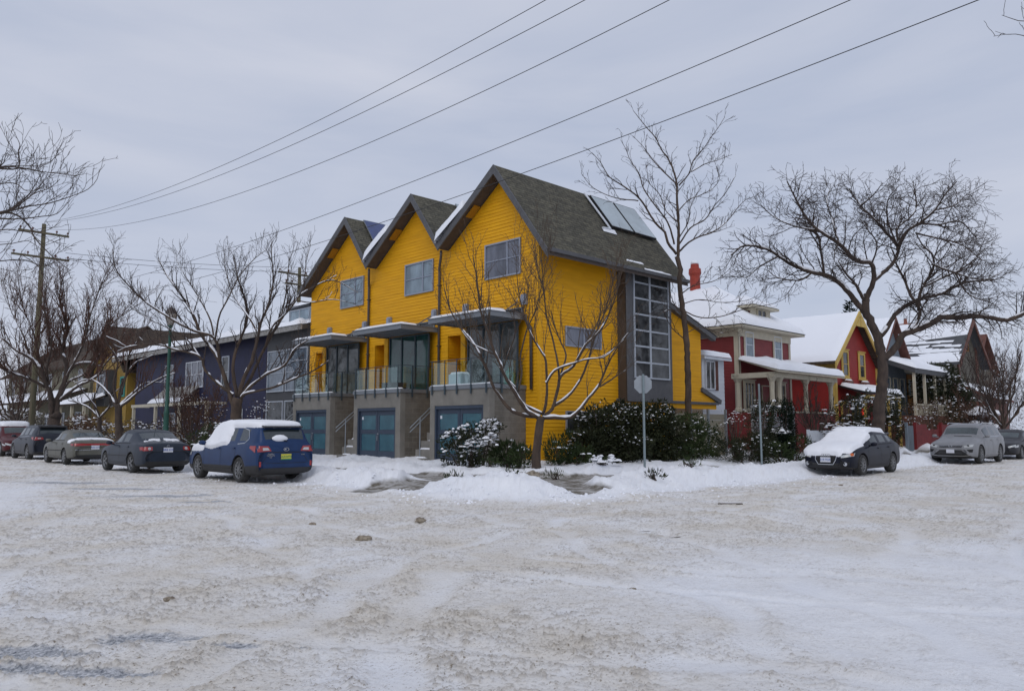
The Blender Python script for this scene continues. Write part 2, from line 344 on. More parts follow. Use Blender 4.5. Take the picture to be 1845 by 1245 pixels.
def shingle_mat(name,c1,c2,cm,sc=1.0,snow=None):
    m=bpy.data.materials.new(name); m.use_nodes=True; t=m.node_tree; b=t.nodes['Principled BSDF']; L=t.links.new
    tc=N(t,'ShaderNodeTexCoord'); s=N(t,'ShaderNodeSeparateXYZ'); L(tc.outputs['Object'],s.inputs[0])
    a=N(t,'ShaderNodeMath',operation='ADD'); L(s.outputs['X'],a.inputs[0]); 
    if snow=='y': t.links.remove(a.inputs[0].links[0]); L(s.outputs['Y'],a.inputs[0])
    c=N(t,'ShaderNodeCombineXYZ'); L(a.outputs[0],c.inputs['X']); L(s.outputs['Z'],c.inputs['Y'])
    br=N(t,'ShaderNodeTexBrick'); br.inputs['Scale'].default_value=sc; br.inputs['Brick Width'].default_value=.45; br.inputs['Row Height'].default_value=.125; br.inputs['Mortar Size'].default_value=.008; br.inputs['Bias'].default_value=-.2
    br.inputs['Color1'].default_value=(*c1,1); br.inputs['Color2'].default_value=(*c2,1); br.inputs['Mortar'].default_value=(*cm,1); L(c.outputs[0],br.inputs['Vector'])
    n=N(t,'ShaderNodeTexNoise',Scale=7.,Detail=6.,Roughness=.7); L(tc.outputs['Object'],n.inputs[0])
    mx=N(t,'ShaderNodeMix',data_type='RGBA',blend_type='MULTIPLY'); mx.inputs[0].default_value=.75; L(br.outputs[0],mx.inputs[6])
    r=N(t,'ShaderNodeValToRGB'); r.color_ramp.elements[0].position=.3; r.color_ramp.elements[1].position=.65; r.color_ramp.elements[0].color=(.35,.35,.35,1); r.color_ramp.elements[1].color=(1.3,1.3,1.3,1); L(n.outputs[0],r.inputs[0]); L(r.outputs[0],mx.inputs[7])
    L(mx.outputs[2],b.inputs['Base Color']); b.inputs['Roughness'].default_value=.95; b.inputs['Specular IOR Level'].default_value=.2
    bp=N(t,'ShaderNodeBump',Strength=.5,Distance=.02); L(br.outputs['Fac'],bp.inputs['Height']); bp.invert=True; L(bp.outputs[0],b.inputs['Normal']); M[name]=m
shingle_mat('shingle_olive',(.125,.118,.092),(.075,.073,.062),(.030,.030,.028))
shingle_mat('shingle_brown',(.085,.065,.050),(.055,.044,.038),(.025,.020,.020))
def block_mat(name,c1,c2,cm,bw=.4,rh=.2):
    m=bpy.data.materials.new(name); m.use_nodes=True; t=m.node_tree; b=t.nodes['Principled BSDF']; L=t.links.new
    tc=N(t,'ShaderNodeTexCoord'); s=N(t,'ShaderNodeSeparateXYZ'); L(tc.outputs['Object'],s.inputs[0])
    a=N(t,'ShaderNodeMath',operation='ADD'); L(s.outputs['X'],a.inputs[0]); L(s.outputs['Y'],a.inputs[1])
    c=N(t,'ShaderNodeCombineXYZ'); L(a.outputs[0],c.inputs['X']); L(s.outputs['Z'],c.inputs['Y'])
    br=N(t,'ShaderNodeTexBrick'); br.inputs['Scale'].default_value=1; br.inputs['Brick Width'].default_value=bw; br.inputs['Row Height'].default_value=rh; br.inputs['Mortar Size'].default_value=.006
    br.inputs['Color1'].default_value=(*c1,1); br.inputs['Color2'].default_value=(*c2,1); br.inputs['Mortar'].default_value=(*cm,1); L(c.outputs[0],br.inputs['Vector'])
    n=N(t,'ShaderNodeTexNoise',Scale=2.2,Detail=8.,Roughness=.7); L(tc.outputs['Object'],n.inputs[0])
    mx=N(t,'ShaderNodeMix',data_type='RGBA',blend_type='MULTIPLY'); mx.inputs[0].default_value=.6; L(br.outputs[0],mx.inputs[6])
    r=N(t,'ShaderNodeValToRGB'); r.color_ramp.elements[0].position=.3; r.color_ramp.elements[1].position=.7; r.color_ramp.elements[0].color=(.5,.5,.5,1); r.color_ramp.elements[1].color=(1.2,1.2,1.2,1); L(n.outputs[0],r.inputs[0]); L(r.outputs[0],mx.inputs[7])
    L(mx.outputs[2],b.inputs['Base Color']); b.inputs['Roughness'].default_value=.9
    bp=N(t,'ShaderNodeBump',Strength=.4,Distance=.01); L(br.outputs['Fac'],bp.inputs['Height']); bp.invert=True; L(bp.outputs[0],b.inputs['Normal']); M[name]=m
block_mat('concrete_block',(.185,.170,.145),(.150,.138,.118),(.235,.22,.20))
mat('pv_panel',(.03,.05,.16),.12,spec=.8,var=.15,vscale=2); mat('solar_glass',(.34,.41,.45),.08,spec=.9,var=.15,vscale=1)  # solar_glass: reflected sky painted into its pale base colour
def clear_glass():
    m=bpy.data.materials.new('clear_glass'); m.use_nodes=True; t=m.node_tree; t.nodes.clear(); L=t.links.new
    o=N(t,'ShaderNodeOutputMaterial'); g=N(t,'ShaderNodeBsdfGlossy'); g.inputs['Roughness'].default_value=.02; g.inputs['Color'].default_value=(.8,.9,.9,1)
    tr=N(t,'ShaderNodeBsdfTransparent'); tr.inputs['Color'].default_value=(.86,.93,.92,1); mx=N(t,'ShaderNodeMixShader'); lw=N(t,'ShaderNodeLayerWeight'); pw=N(t,'ShaderNodeMath',operation='POWER'); pw.inputs[1].default_value=3.5; L(lw.outputs['Facing'],pw.inputs[0]); fr=N(t,'ShaderNodeMath',operation='MULTIPLY_ADD'); fr.inputs[1].default_value=.7; fr.inputs[2].default_value=.07; L(pw.outputs[0],fr.inputs[0])
    L(fr.outputs[0],mx.inputs[0]); L(tr.outputs[0],mx.inputs[1]); L(g.outputs[0],mx.inputs[2]); L(mx.outputs[0],o.inputs[0]); M['clear_glass']=m
clear_glass()
def snow_lump(name,pts,parent,thick=.15,rough=.5,mat_='roof_snow',res=.14,droop=.5,seed=0,ed=1.1):
    """thick snow cover: bilinear quad pts (4 corners, on the roof), rounded edges and lumpy top"""
    p=[np.array(q,float) for q in pts]; nu=max(3,int(np.linalg.norm(p[1]-p[0])/res)); nv=max(3,int(np.linalg.norm(p[3]-p[0])/res)); nu=min(nu,90);nv=min(nv,60)
    u=np.linspace(0,1,nu+1)[:,None];v=np.linspace(0,1,nv+1)[None]; U,V_=np.broadcast_arrays(u,v)
    P=(p[0][None,None]*((1-U)*(1-V_))[...,None]+p[1]*(U*(1-V_))[...,None]+p[2]*(U*V_)[...,None]+p[3]*((1-U)*V_)[...,None])
    lu=np.linalg.norm(p[1]-p[0]);lv=np.linalg.norm(p[3]-p[0])
    de=np.minimum(np.minimum(U,1-U)*lu,np.minimum(V_,1-V_)*lv); e=np.sqrt(np.clip(de/(thick*ed),0,1)*(2-np.clip(de/(thick*ed),0,1)))
    n=fbm(U*lu*.9+seed*3.1,V_*lv*.9+seed,4)
    top=P.copy(); top[...,2]+=thick*e*(1+rough*(n-.5)*1.6)+.006
    nrm=np.cross(p[1]-p[0],p[3]-p[0]); nrm/=np.linalg.norm(nrm)
    out=top.reshape(-1,3); w=nv+1
    F=[(i*w+j,(i+1)*w+j,(i+1)*w+j+1,i*w+j+1) for i in range(nu) for j in range(nv)]
    if nrm[2]<0: F=[f[::-1] for f in F]
    mb=MB(); mb.add(out,F); return mb.build(name,mat_,parent,smooth=True)
mat('glass_room',(.03,.035,.035),.03,spec=.7,col2=(.11,.12,.12),vscale=1.6,detail=9.,lo=.42,hi=.7)
# ================================================================ YELLOW TOWNHOUSE
XF=20.77; XO=20.2; YC=19.76; XB=29.3; DY=5.337; YP=21.64; ZP=11.84; VAL=25.05; ZV=9.30
YL=36.3
yh=thing('yellow_townhouse',(XF,YC,0),'bright yellow clapboard townhouse row with three peaked gables and grey garage blocks','townhouse')
def roof_z(y):   # roof top surface over the row
    best=-1e9
    for k in range(3):
        yp=YP+k*DY; zr=ZP-(yp-y)*1.335 if y<yp else ZP-(y-yp)*.742
        best=max(best,zr)
    return best
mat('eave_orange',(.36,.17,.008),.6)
# walls
w=MB()
for k in range(3):
    y0=YC if k==0 else VAL+(k-1)*DY-.0; y1=VAL+k*DY if k<2 else YL; yp=YP+k*DY; c=.26
    poly=[(y0,0),(y1,0),(y1,roof_z(y1)-c),(yp,ZP-c-.06),(y0,roof_z(y0)-c)]
    ha,hb=20.45+k*5.335+3.47,20.45+k*5.335+4.58
    siding(w,(XF,0,0),UY,-UX,[(y0,0),(y1,0),(y1,3.0),(y0,3.0)])
    siding(w,(XF,0,0),UY,-UX,[(y0,3.0),(ha,3.0),(ha,5.4),(y0,5.4)]); siding(w,(XF,0,0),UY,-UX,[(hb,3.0),(y1,3.0),(y1,5.4),(hb,5.4)])
    siding(w,(XF,0,0),UY,-UX,[(y0,5.4)]+[(y1,5.4)]+poly[2:])
    siding(w,(XF,hb,0),UX,-UY,[(0,3.0),(1.0,3.0),(1.0,5.4),(0,5.4)]); siding(w,(XF,ha,0),UX,UY,[(0,3.0),(1.0,3.0),(1.0,5.4),(0,5.4)])
    w.box(XF,XF+1.0,ha,hb,2.95,3.0); w.box(XF+.04,XF+1.0,ha,hb,5.42,5.5); w.box(XF+1.0,XF+1.05,ha-.1,hb+.1,2.95,5.5)
siding(w,(0,YC,0),UX,-UY,[(XF,0),(25.47,0),(25.47,8.9),(XF,8.9)])
w.obox((XF,YC,0),(XB-XF,0,0),(0,.12,0),(0,0,9.0)); w.obox((XF+.02,YL-.12,0),(XB-XF-.3,0,0),(0,.1,0),(0,0,8.6)); w.obox((XB-.15,YC,0),(.1,0,0),(0,YL-YC,0),(0,0,8.6))
# corner boards
w.box(XF-.035,XF+.0,YC-.035,YC+.09,0,8.75); w.box(XF,XF+.09,YC-.035,YC-.001,0,8.75)
w.build('wall','yellow_siding',yh)
# roofs (one folded slab per unit) with soffit and rake boards
for k in range(3):
    yp=YP+k*DY; yr=18.78 if k==0 else VAL+(k-1)*DY; yl=VAL+k*DY if k<2 else 36.6
    zr=ZP-(yp-yr)*1.335; zl=ZP-(yl-yp)*.742
    r=MB()
    for (ya,za) in ((yr,zr),(yl,zl)):
        r.prism([(XO,yp,ZP),(XO,ya,za),(XO,ya,za-.05),(XO,yp,ZP-.06)],(XB-XO,0,0),0)
    ro=r.build('roof','shingle_olive',yh)
    s=MB()
    for (ya,za) in ((yr,zr),(yl,zl)):
        s.prism([(XO+.01,yp,ZP-.062),(XO+.01,ya,za-.052),(XO+.01,ya,za-.22),(XO+.01,yp,ZP-.28)],(XB-XO-.02,0,0),0)
    s.build('soffit','soffit_brown',ro)
    s=MB()
    for (ya,za) in ((yr,zr),(yl,zl)):
        e=.03 if ya<yp else -.03
        s.prism([(XO-.05,yp,ZP+.01),(XO-.05,ya,za+.01),(XO-.05,ya,za-.30),(XO-.05,yp,ZP-.36)],(.06,0,0),0)
    s.build('rake_board','grey_trim',ro)
# right eave gutter
g=MB(); g.box(XO+.05,XB,18.68,18.80,7.93,8.07); g.build('gutter','grey_trim',yh)
# small yellow purlin ends under the left rakes
for k in range(3):
    for t in (1.35,):
        pu=MB(); y=YP+k*DY+t; z=ZP-t*.742-.30; pu.obox((XO+.16,y,z+.01),(.36,0,0),(0,.5,-.371),(0,0,-.04)); pu.build('eave_block','eave_orange',yh)
# valley snow on the shallow left slopes
for k in (1,2):
    yv=VAL+(k-1)*DY; pass
for k in (0,1):
    yp=YP+k*DY; y1=VAL+k*DY; f=lambda y:ZP-(y-yp)*.742
    snow_lump('snow',[(XO-.22,y1+.12,f(y1)-.02),(XB-1,y1+.12,f(y1)-.02),(XB-1,y1-1.55,f(y1-1.55)),(XO-.06,y1-1.55,f(y1-1.55))],yh,thick=.5,rough=.45,seed=k,ed=.45,res=.1)
snow_lump('snow',[(26.2,18.8,8.01+.02),(29.2,18.8,8.03),(29.2,18.95,8.21),(26.2,18.95,8.21)],yh,thick=.06,rough=2.4,res=.06)
snow_lump('snow',[(25.2,19.05,8.37),(26.5,19.05,8.37),(26.2,19.12,8.46),(25.3,19.12,8.46)],yh,thick=.035,rough=2.2,res=.06)
# upstairs windows
for k in range(3):
    o=(XF-.02,22.7+k*DY,7.45)
    window(yh,o,-UY,-UX,2.02,1.42,cols=(.64,.36),rows=(1,1),pane=['glass_blind','glass_pale','glass_pale'][k],fw=.06)
# downpipes with offset heads
for k,yy in ((0,25.55),(1,30.85)):
    d=MB(); yv=VAL+k*DY; d.tube([(XO+.15,yv,9.0),(XO+.15,yv,8.75),(XF-.1,yy,8.35),(XF-.09,yy,8.2),(XF-.09,yy,.3)],.055,8)
    for z in (7.6,5.0,2.5): d.box(XF-.16,XF-.02,yy-.07,yy+.07,z,z+.05)
    d.build('downpipe','brown_metal',yh,smooth=True)
d=MB(); d.tube([(XF-.45,20.75,6.0),(XF-.25,20.35,5.75),(XF-.1,20.1,5.3),(XF-.09,20.1,3.0)],.06,8); d.build('downpipe','brown_metal',yh,smooth=True)
# grey lamp boxes over the canopies
for y in (20.47,23.83,25.88,29.17,31.15,34.3):
    d=MB(); d.box(XF-.13,XF-.02,y-.14,y+.14,6.22,6.62); d.box(XF-.19,XF-.13,y-.09,y+.09,6.30,6.55); d.build('wall_light','window_frame_metal',yh)
# side windows
window(yh,(22.17,YC-.02,4.70),UX,-UY,2.15,.78,cols=(1,1),rows=(1,),pane='glass_blind')
window(yh,(22.17,YC-.02,1.42),UX,-UY,2.05,.81,cols=(1,1,1),rows=(1,),pane='glass_dark')
# glazed stair tower
t=MB(); t.box(25.47,28.66,19.32,YC,2.68,8.35,0); t.box(25.44,25.47,19.30,YC,2.66,8.35,1)
t.box(25.44,25.9,19.28,19.32,2.66,8.35,0);t.box(28.42,28.68,19.28,19.32,2.66,8.35,0);t.box(25.9,28.42,19.28,19.32,2.66,3.62,0)
tw=t.build('stair_tower',['grey_trim','brown_metal'],yh)
window(yh,(25.9,19.27,3.62),UX,-UY,2.52,4.68,cols=(.45,.55),rows=(1,)*7,pane='glass_dark',frame='pale_frame',fw=.06,bar=.07,fd=.06)
# lean-to at the back with kicked-out roof
l=MB(); siding(l,(0,YC+.0,0),UX,-UY,[(28.68,2.78),(31.75,2.78),(31.75,6.0),(28.68,7.05)])
siding(l,(0,YC,0),UX,-UY,[(31.75,2.78),(33.0,2.78),(31.75,3.30)])
l.obox((28.68,YC+.0,2.78),(3.07,0,0),(0,4,0),(0,0,3.1)); l.box(28.7,33.0,YC-.01,YC+.12,2.45,2.66)
l.build('side_wall','yellow_siding',yh)
l=MB(); l.beam((28.7,YC-.12,7.12),(32.75,YC-.12,5.82),.24,.26); l.beam((31.65,YC-.06,3.36),(33.3,YC-.06,2.80),.12,.2)
l.prism([(28.6,YC-.24,7.24),(32.85,YC-.24,5.88),(32.85,YC-.24,5.94),(28.6,YC-.24,7.30)],(0,4.4,0))
l.box(25.3,33.1,YC-.10,YC+.05,2.66,2.78); l.build('trim_board','grey_trim',yh)
l=MB(); l.prism([(31.8,YC+.06,5.9),(32.6,YC+.06,5.9),(33.2,YC+.06,2.8),(31.8,YC+.06,2.8)],(0,3,0)); 
# solar heating panels on the near roof
def slope_r(y,k=0): return ZP-(YP+k*DY-y)*1.335
n_r=np.array([0,-1.335,1]); n_r/=np.linalg.norm(n_r)
sp=MB(); gl=MB()
def spt(x,y,h=0,k=0): return np.array([x,y,slope_r(y,k)])+n_r*h
a0,a1=25.7,28.95; y0,y1=20.28,21.5
for (xa,xb) in ((25.72,27.28),(27.36,28.95)):
    A=[spt(xa,y1,.16),spt(xb,y1,.16),spt(xb+.0,y0,.16),spt(xa+.0,y0,.16)]
    sp.prism([q-n_r*.0 for q in A],-n_r*.09,0)
    c=sum(A)/4; G=[q+(c-q)/np.linalg.norm(c-q)*.06+n_r*.006 for q in A]; gl.prism(G,-n_r*.004)
sp.tube([spt(25.45,y1+.05,.12),spt(25.5,y0+.1,.12),spt(25.52,y0-.1,.1),spt(25.0,y0-.12,.08)],.045,8,1)
sp.prism([spt(25.55,y1,.03),spt(25.72,y1,.03),spt(25.72,y0,.03),spt(25.55,y0,.03)],n_r*.02,0)
so=sp.build('solar_panel',['dark','white_paint'],yh); gl.build('panel_glass','solar_glass',so)
snow_lump('snow',[spt(25.0,y0-.22,.03),spt(25.9,y0-.22,.03),spt(25.9,y0-.08,.05),spt(25.0,y0-.08,.05)],yh,thick=.07,res=.06)
for k,(xa,xb,pm) in {2:(21.15,25.2,'pv_panel'),1:(22.6,26.2,'solar_glass')}.items():
    yt=YP+k*DY-.05; yb=yt-1.35; sp=MB();gl=MB(); nn=2
    for j in range(nn+1):
        x0=xa+j*1.32; x1=x0+1.27
        A=[spt(x0,yt,.14,k),spt(x1,yt,.14,k),spt(x1,yb,.14,k),spt(x0,yb,.14,k)]; sp.prism(A,-n_r*.05)
        c=sum(A)/4; G=[q+(c-q)/np.linalg.norm(c-q)*.035+n_r*.004 for q in A]; gl.prism(G,-n_r*.003)
    so=sp.build('solar_panel','metal_grey',yh); gl.build('panel_glass',pm,so)
# garage blocks, doors, balconies, canopies, stairs
for k in range(3):
    yr=20.45+k*5.335; yl=yr+3.4; xf=18.9
    b=MB(); zt=3.02
    b.box(xf,xf+.25,yr,yr+.33,0,2.42,0);b.box(xf,xf+.25,yl-.28,yl,0,2.42,0);b.box(xf,xf+.25,yr,yl,2.42,zt,0)
    b.box(xf+.25,XF-.03,yr+.0,yr+.2,0,zt,1);b.box(xf+.25,XF-.03,yl-.2,yl,0,zt,1);b.box(xf+.25,XF-.03,yr+.2,yl-.2,2.8,zt-.002,0)
    blk=b.build('garage_block',['concrete','concrete_block'],yh)
    c=MB(); c.box(xf-.04,XF-.03,yr-.04,yl+.04,zt+.002,zt+.15); c.build('coping','metal_grey' if False else 'canopy_metal',blk)
    # doors
    d=MB(); y0=yr+.33;y1=yl-.28; xd=xf+.12; d.box(xd+.03,xd+.08,y0,y1,0.02,2.42)
    d.box(xf+.02,xd+.03,y0,y0+.07,.02,2.42);d.box(xf+.02,xd+.03,y1-.07,y1,.02,2.42);d.box(xf+.02,xd+.03,y0+.07,y1-.07,2.3,2.42)
    ym=(y0+y1)/2
    for a_,b_ in ((y0+.08,ym-.01),(ym+.01,y1-.08)):
        for (ya,yb,za,zb) in ((a_,a_+.13,.05,2.29),(b_-.13,b_,.05,2.29),(a_+.13,b_-.13,2.12,2.29),(a_+.13,b_-.13,1.33,1.50),(a_+.13,b_-.13,.05,.62)): d.box(xd-.02,xd+.028,ya,yb,za,zb)
    do=d.build('garage_door','door_blue',yh)
    gq=MB()
    for a_,b_ in ((y0+.21,ym-.14),(ym+.14,y1-.21)):
        gq.box(xd-.004,xd+.026,a_,b_,1.505,2.115);gq.box(xd-.004,xd+.026,a_,b_,.625,1.325)
    gq.build('frosted_glass','frosted_teal',do)
    hd=MB(); hd.box(xd-.07,xd-.02,ym-.045,ym-.02,1.05,1.25); hd.box(xd-.035,xd-.02,ym-.07,ym+.0,1.3,1.36); hd.build('handle','metal_grey',do)
    if True: nq=MB(); nq.box(xd-.012,xd-.005,y1-.33,y1-.22,1.93,2.05); nq.build('notice','white_paint',do)
    snow_lump('snow',[(xf-.04,yr-.04,zt+.15),(xf+.18,yr-.04,zt+.15),(xf+.18,yl+.04,zt+.15),(xf-.04,yl+.04,zt+.15)],yh,thick=.05,res=.08,seed=k)
    # balcony rail
    p=MB(); ys=[yr+.12,yr+.95,yr+1.75,yr+2.45,yl-.18]
    for y in ys: p.box(xf-.075,xf-.045,y-.035,y+.035,zt-.18,zt+.16); p.box(xf-.07,xf-.05,y-.018,y+.018,zt+.16,zt+1.12)
    for x in (xf+.55,xf+1.35): p.box(x-.035,x+.035,yr-.075,yr-.045,zt-.18,zt+1.12)
    p.tube([(xf-.03,yl,zt+1.12),(xf-.03,yr-.03,zt+1.12),(XF-.1,yr-.03,zt+1.12)],.014,6); p.tube([(xf-.02,yl,zt+1.12),(XF-.1,yl,zt+1.12)],.014,6)
    rl=p.build('balcony_railing','railing_blue',yh)
    q=MB()
    for a_,b_ in zip(ys[:-1],ys[1:]): q.box(xf-.035,xf-.025,a_+.05,b_-.05,zt+.2,zt+1.05)
    q.box(xf+.1,XF-.2,yr-.04,yr-.03,zt+.2,zt+1.05); q.build('glass_panel','clear_glass',rl)
    # canopy
    cx0=xf-.1; cy0=yr-.1; cy1=yl+.05; zc=5.62; m_=MB()
    m_.box(cx0,cx0+.06,cy0,cy1,zc-.0,zc+.17);m_.box(cx0+.06,XF-.05,cy0,cy0+.06,zc,zc+.17);m_.box(cx0+.06,XF-.05,cy1-.06,cy1,zc,zc+.17)
    for j in range(5): x=cx0+.32+j*.33; m_.box(x,x+.05,cy0+.06,cy1-.06,zc+.02,zc+.13)
    m_.box(cx0-.03,XF-.04,cy0-.03,cy1+.03,zc+.171,zc+.20)
    m_.beam((cx0+1.0,cy0+.5,zc+.2),(XF-.03,cy0+.5,zc+.75),.04,.04)
    ca=m_.build('canopy','canopy_metal',yh)
    snow_lump('snow',[(cx0-.03,cy0+.0,zc+.20),(cx0+.95,cy0-.02,zc+.20),(cx0+1.1,cy1+.03,zc+.20),(cx0-.03,cy1+.03,zc+.20)],ca,thick=.11,rough=.5,seed=k+4)
    # clerestory band and living-room glazing
    window(yh,(XF-.03,yr+4.3 if k<2 else yr+4.3,5.78),-UY,-UX,4.2,.36,cols=(1,1,1,1),rows=(1,),pane='glass_dark',fw=.045,frame='canopy_metal')
    window(yh,(XF-.30,yr+2.95,3.17),-UY,-UX,2.85,2.42,cols=(.32,.34,.34),rows=(1,),pane='glass_green' if k==1 else 'glass_room',frame='railing_blue',fw=.05,bar=.05,name='patio_door')
    e=MB()
    # entry alcove frame standing proud of the wall
    e.box(XF-.28,XF-.03,yr+3.175,yr+3.46,3.0,5.6,1)
    e.build('entry_post',['yellow_siding','yellow_siding'],yh)
    e=MB(); e.box(XF+.95,XF+.995,yr+3.6,yr+4.45,3.01,5.1); e.build('front_door','eave_orange',yh)
    # stairs beside the block
    s_=MB(); 
    for j in range(8): x=18.72+j*.25; s_.box(x,x+.4 if j<7 else XF-.05,yl+.05,yl+1.02-.04*j,0 if j==0 else .33*j-.1,.10+.33*(j+1)-.02)
    so=s_.build('stairs','concrete',yh)
    for j in range(5):
        x=18.72+j*.25; snow_lump('snow',[(x,yl+.06+random.uniform(0,.3),.08+.33*(j+1)),(x+.24,yl+.06,.08+.33*(j+1)),(x+.24,yl+.95-.04*j,.08+.33*(j+1)),(x,yl+.6+random.uniform(-.2,.2),.08+.33*(j+1))],so,thick=.06,res=.08,seed=j)
    h_=MB(); yh_=yl+.55
    for dz in (0,.16): h_.tube([(18.36,yh_,1.42+dz),(19.45,yh_,2.30+dz)],.02,6)
    h_.tube([(18.85,yh_,.3),(18.85,yh_,1.98)],.022,6); h_.tube([(19.4,yh_,.9),(19.4,yh_,2.4)],.022,6)
    h_.build('handrail','metal_grey',yh)
# ================================================================ neighbours
mat('indigo_siding',(.010,.011,.048),.6,var=.2,vscale=1.5); mat('dark_grey_panel',(.060,.062,.068),.6,var=.12,vscale=1.5)
mat('brick_red_siding',(.20,.026,.028),.6,var=.10,vscale=2); mat('bright_red_siding',(.26,.014,.010),.6,var=.10,vscale=2)
mat('mustard_trim',(.52,.36,.085),.6,var=.08,vscale=3); mat('cream_trim',(.50,.46,.36),.6,var=.08,vscale=3); mat('beige_siding',(.15,.138,.09),.7,var=.12,vscale=2)
mat('ochre_siding',(.30,.19,.035),.7,var=.12,vscale=2); mat('blue_grey_siding',(.14,.17,.20),.7,var=.15,vscale=2); mat('olive_shingle',(.11,.105,.082),.8,col2=(.075,.062,.05),vscale=3)
mat('rust_trim',(.12,.045,.032),.7,var=.2,vscale=3); mat('orange_wall',(.30,.13,.025),.7,var=.1,vscale=2); mat('fence_tan',(.24,.22,.165),.8,var=.12,vscale=3,stretch=(1,1,3)); mat('fence_grey',(.26,.27,.29),.8,var=.15,vscale=3)
mat('fence_red',(.15,.010,.012),.7,var=.15,vscale=4); mat('clay_red',(.30,.035,.018),.6,var=.12,vscale=6); mat('brick_chimney',(.26,.10,.07),.9,var=.2,vscale=10); mat('awning_grey',(.20,.19,.175),.9,col2=(.34,.34,.34),vscale=4)
mat('teal_paint',(.04,.25,.22),.6); mat('glass_sky',(.10,.13,.17),.03,spec=1.,var=.5,vscale=1.)
def roof_slab(name,pts,parent,m='shingle_brown',th=.12,fascia=None):
    """pts: 4 corners (or 3) of the top surface"""
    b=MB(); b.prism(pts,(0,0,-th)); return b.build(name,m,parent)
def post(mb,x,y,z0,z1,w=.14,m=0): mb.box(x-w/2,x+w/2,y-w/2,y+w/2,z0,z1,m)
# ---- indigo row house with grey glazed end
ih=thing('indigo_rowhouse',(21,48,0),'dark indigo clapboard row house with a grey glazed end beside the yellow townhouses','house')
w=MB(); siding(w,(21,0,0),UY,-UX,[(41.2,0),(62.5,0),(62.5,6.95),(41.2,6.95)],d=.02); w.box(21.0,30,62.4,62.5,0,7.0); w.box(29.9,30,41.2,62.4,0,7); w.build('wall','indigo_siding',ih)
w=MB(); w.box(20.85,29.9,36.42,41.2,0,6.95); w.box(21.6,26,36.42,40.2,6.95,8.3); w.build('grey_wing','dark_grey_panel',ih)
for (y,ww,z,h,rw) in ((41.0,1.9,3.55,2.3,(.45,.25,.3)),(38.9,2.3,3.55,2.3,(.45,.25,.3)),(41.0,1.9,.6,2.45,(.35,.65)),(38.9,2.3,.6,2.45,(.35,.65))):
    window(ih,(20.84,y,z),-UY,-UX,ww,h,cols=(1,),rows=rw,pane='glass_sky' if z>3 else 'glass_dark',frame='pale_frame',fw=.06)
window(ih,(21.59,40.0,7.25),-UY,-UX,3.2,.9,cols=(1,1,1),rows=(1,),pane='glass_pale',frame='pale_frame')
window(ih,(20.98,52.9,4.2),-UY,-UX,2.8,1.75,cols=(1,1,1),rows=(1,1),pane='glass_blind',frame='white_paint',fw=.07)
window(ih,(20.98,56.6,4.2),-UY,-UX,1.5,1.75,cols=(1,1),rows=(1,1),pane='glass_dark',frame='pale_frame',fw=.07)
window(ih,(20.98,47.3,4.0),-UY,-UX,1.0,2.0,cols=(1,),rows=(1,1),pane='glass_dark',frame='pale_frame',fw=.07)
window(ih,(20.98,45.6,.9),-UY,-UX,1.3,1.8,cols=(1,),rows=(1,1),pane='glass_dark',frame='white_paint',fw=.07)
window(ih,(20.98,56.0,.9),-UY,-UX,1.6,1.7,cols=(1,1),rows=(1,1,1),pane='glass_dark',frame='pale_frame',fw=.07)
roof_slab('roof',[(20.35,36.45,6.95),(20.35,66.0,7.05),(27,66.0,8.25),(27,36.45,8.15)],ih,'dark_grey_panel',.24)
b=MB(); b.box(20.25,20.35,36.45,66.0,6.70,7.0); b.build('gutter','awning_grey',ih)
snow_lump('snow',[(20.2,36.5,6.97),(20.2,66.0,7.07),(26.9,66.0,8.26),(26.9,40.4,8.15)],ih,thick=.30,rough=.7,res=.3,seed=3)
snow_lump('snow',[(21.4,36.45,8.32),(21.4,40.3,8.32),(25.9,40.3,8.5),(25.9,36.45,8.5)],ih,thick=.22,rough=.6,res=.2,seed=5)
snow_lump('snow',[(20.9,36.5,7.12),(20.9,40.2,7.12),(21.6,40.2,7.25),(21.6,36.5,7.25)],ih,thick=.18,rough=.9,res=.12,seed=6)
aw=roof_slab('porch_roof',[(19.75,50.6,3.22),(19.75,56.4,3.22),(20.95,56.4,4.35),(20.95,50.6,4.35)],ih,'awning_grey',.08)
snow_lump('snow',[(19.72,50.6,3.24),(19.72,56.4,3.24),(20.1,56.3,3.56),(20.1,50.7,3.56)],aw,thick=.08,rough=1,seed=4)
b=MB(); b.box(19.7,19.85,46.4,59.4,3.0,3.2); b.box(19.85,20.95,46.4,46.5,3.02,3.15); b.box(19.85,20.95,59.3,59.4,3.02,3.15); b.build('porch_beam','cream_trim',ih)
for y in (46.6,50.8,54.9,59.1): b=MB(); post(b,19.8,y,0,3.0,.18); b.build('porch_post','cream_trim',ih)
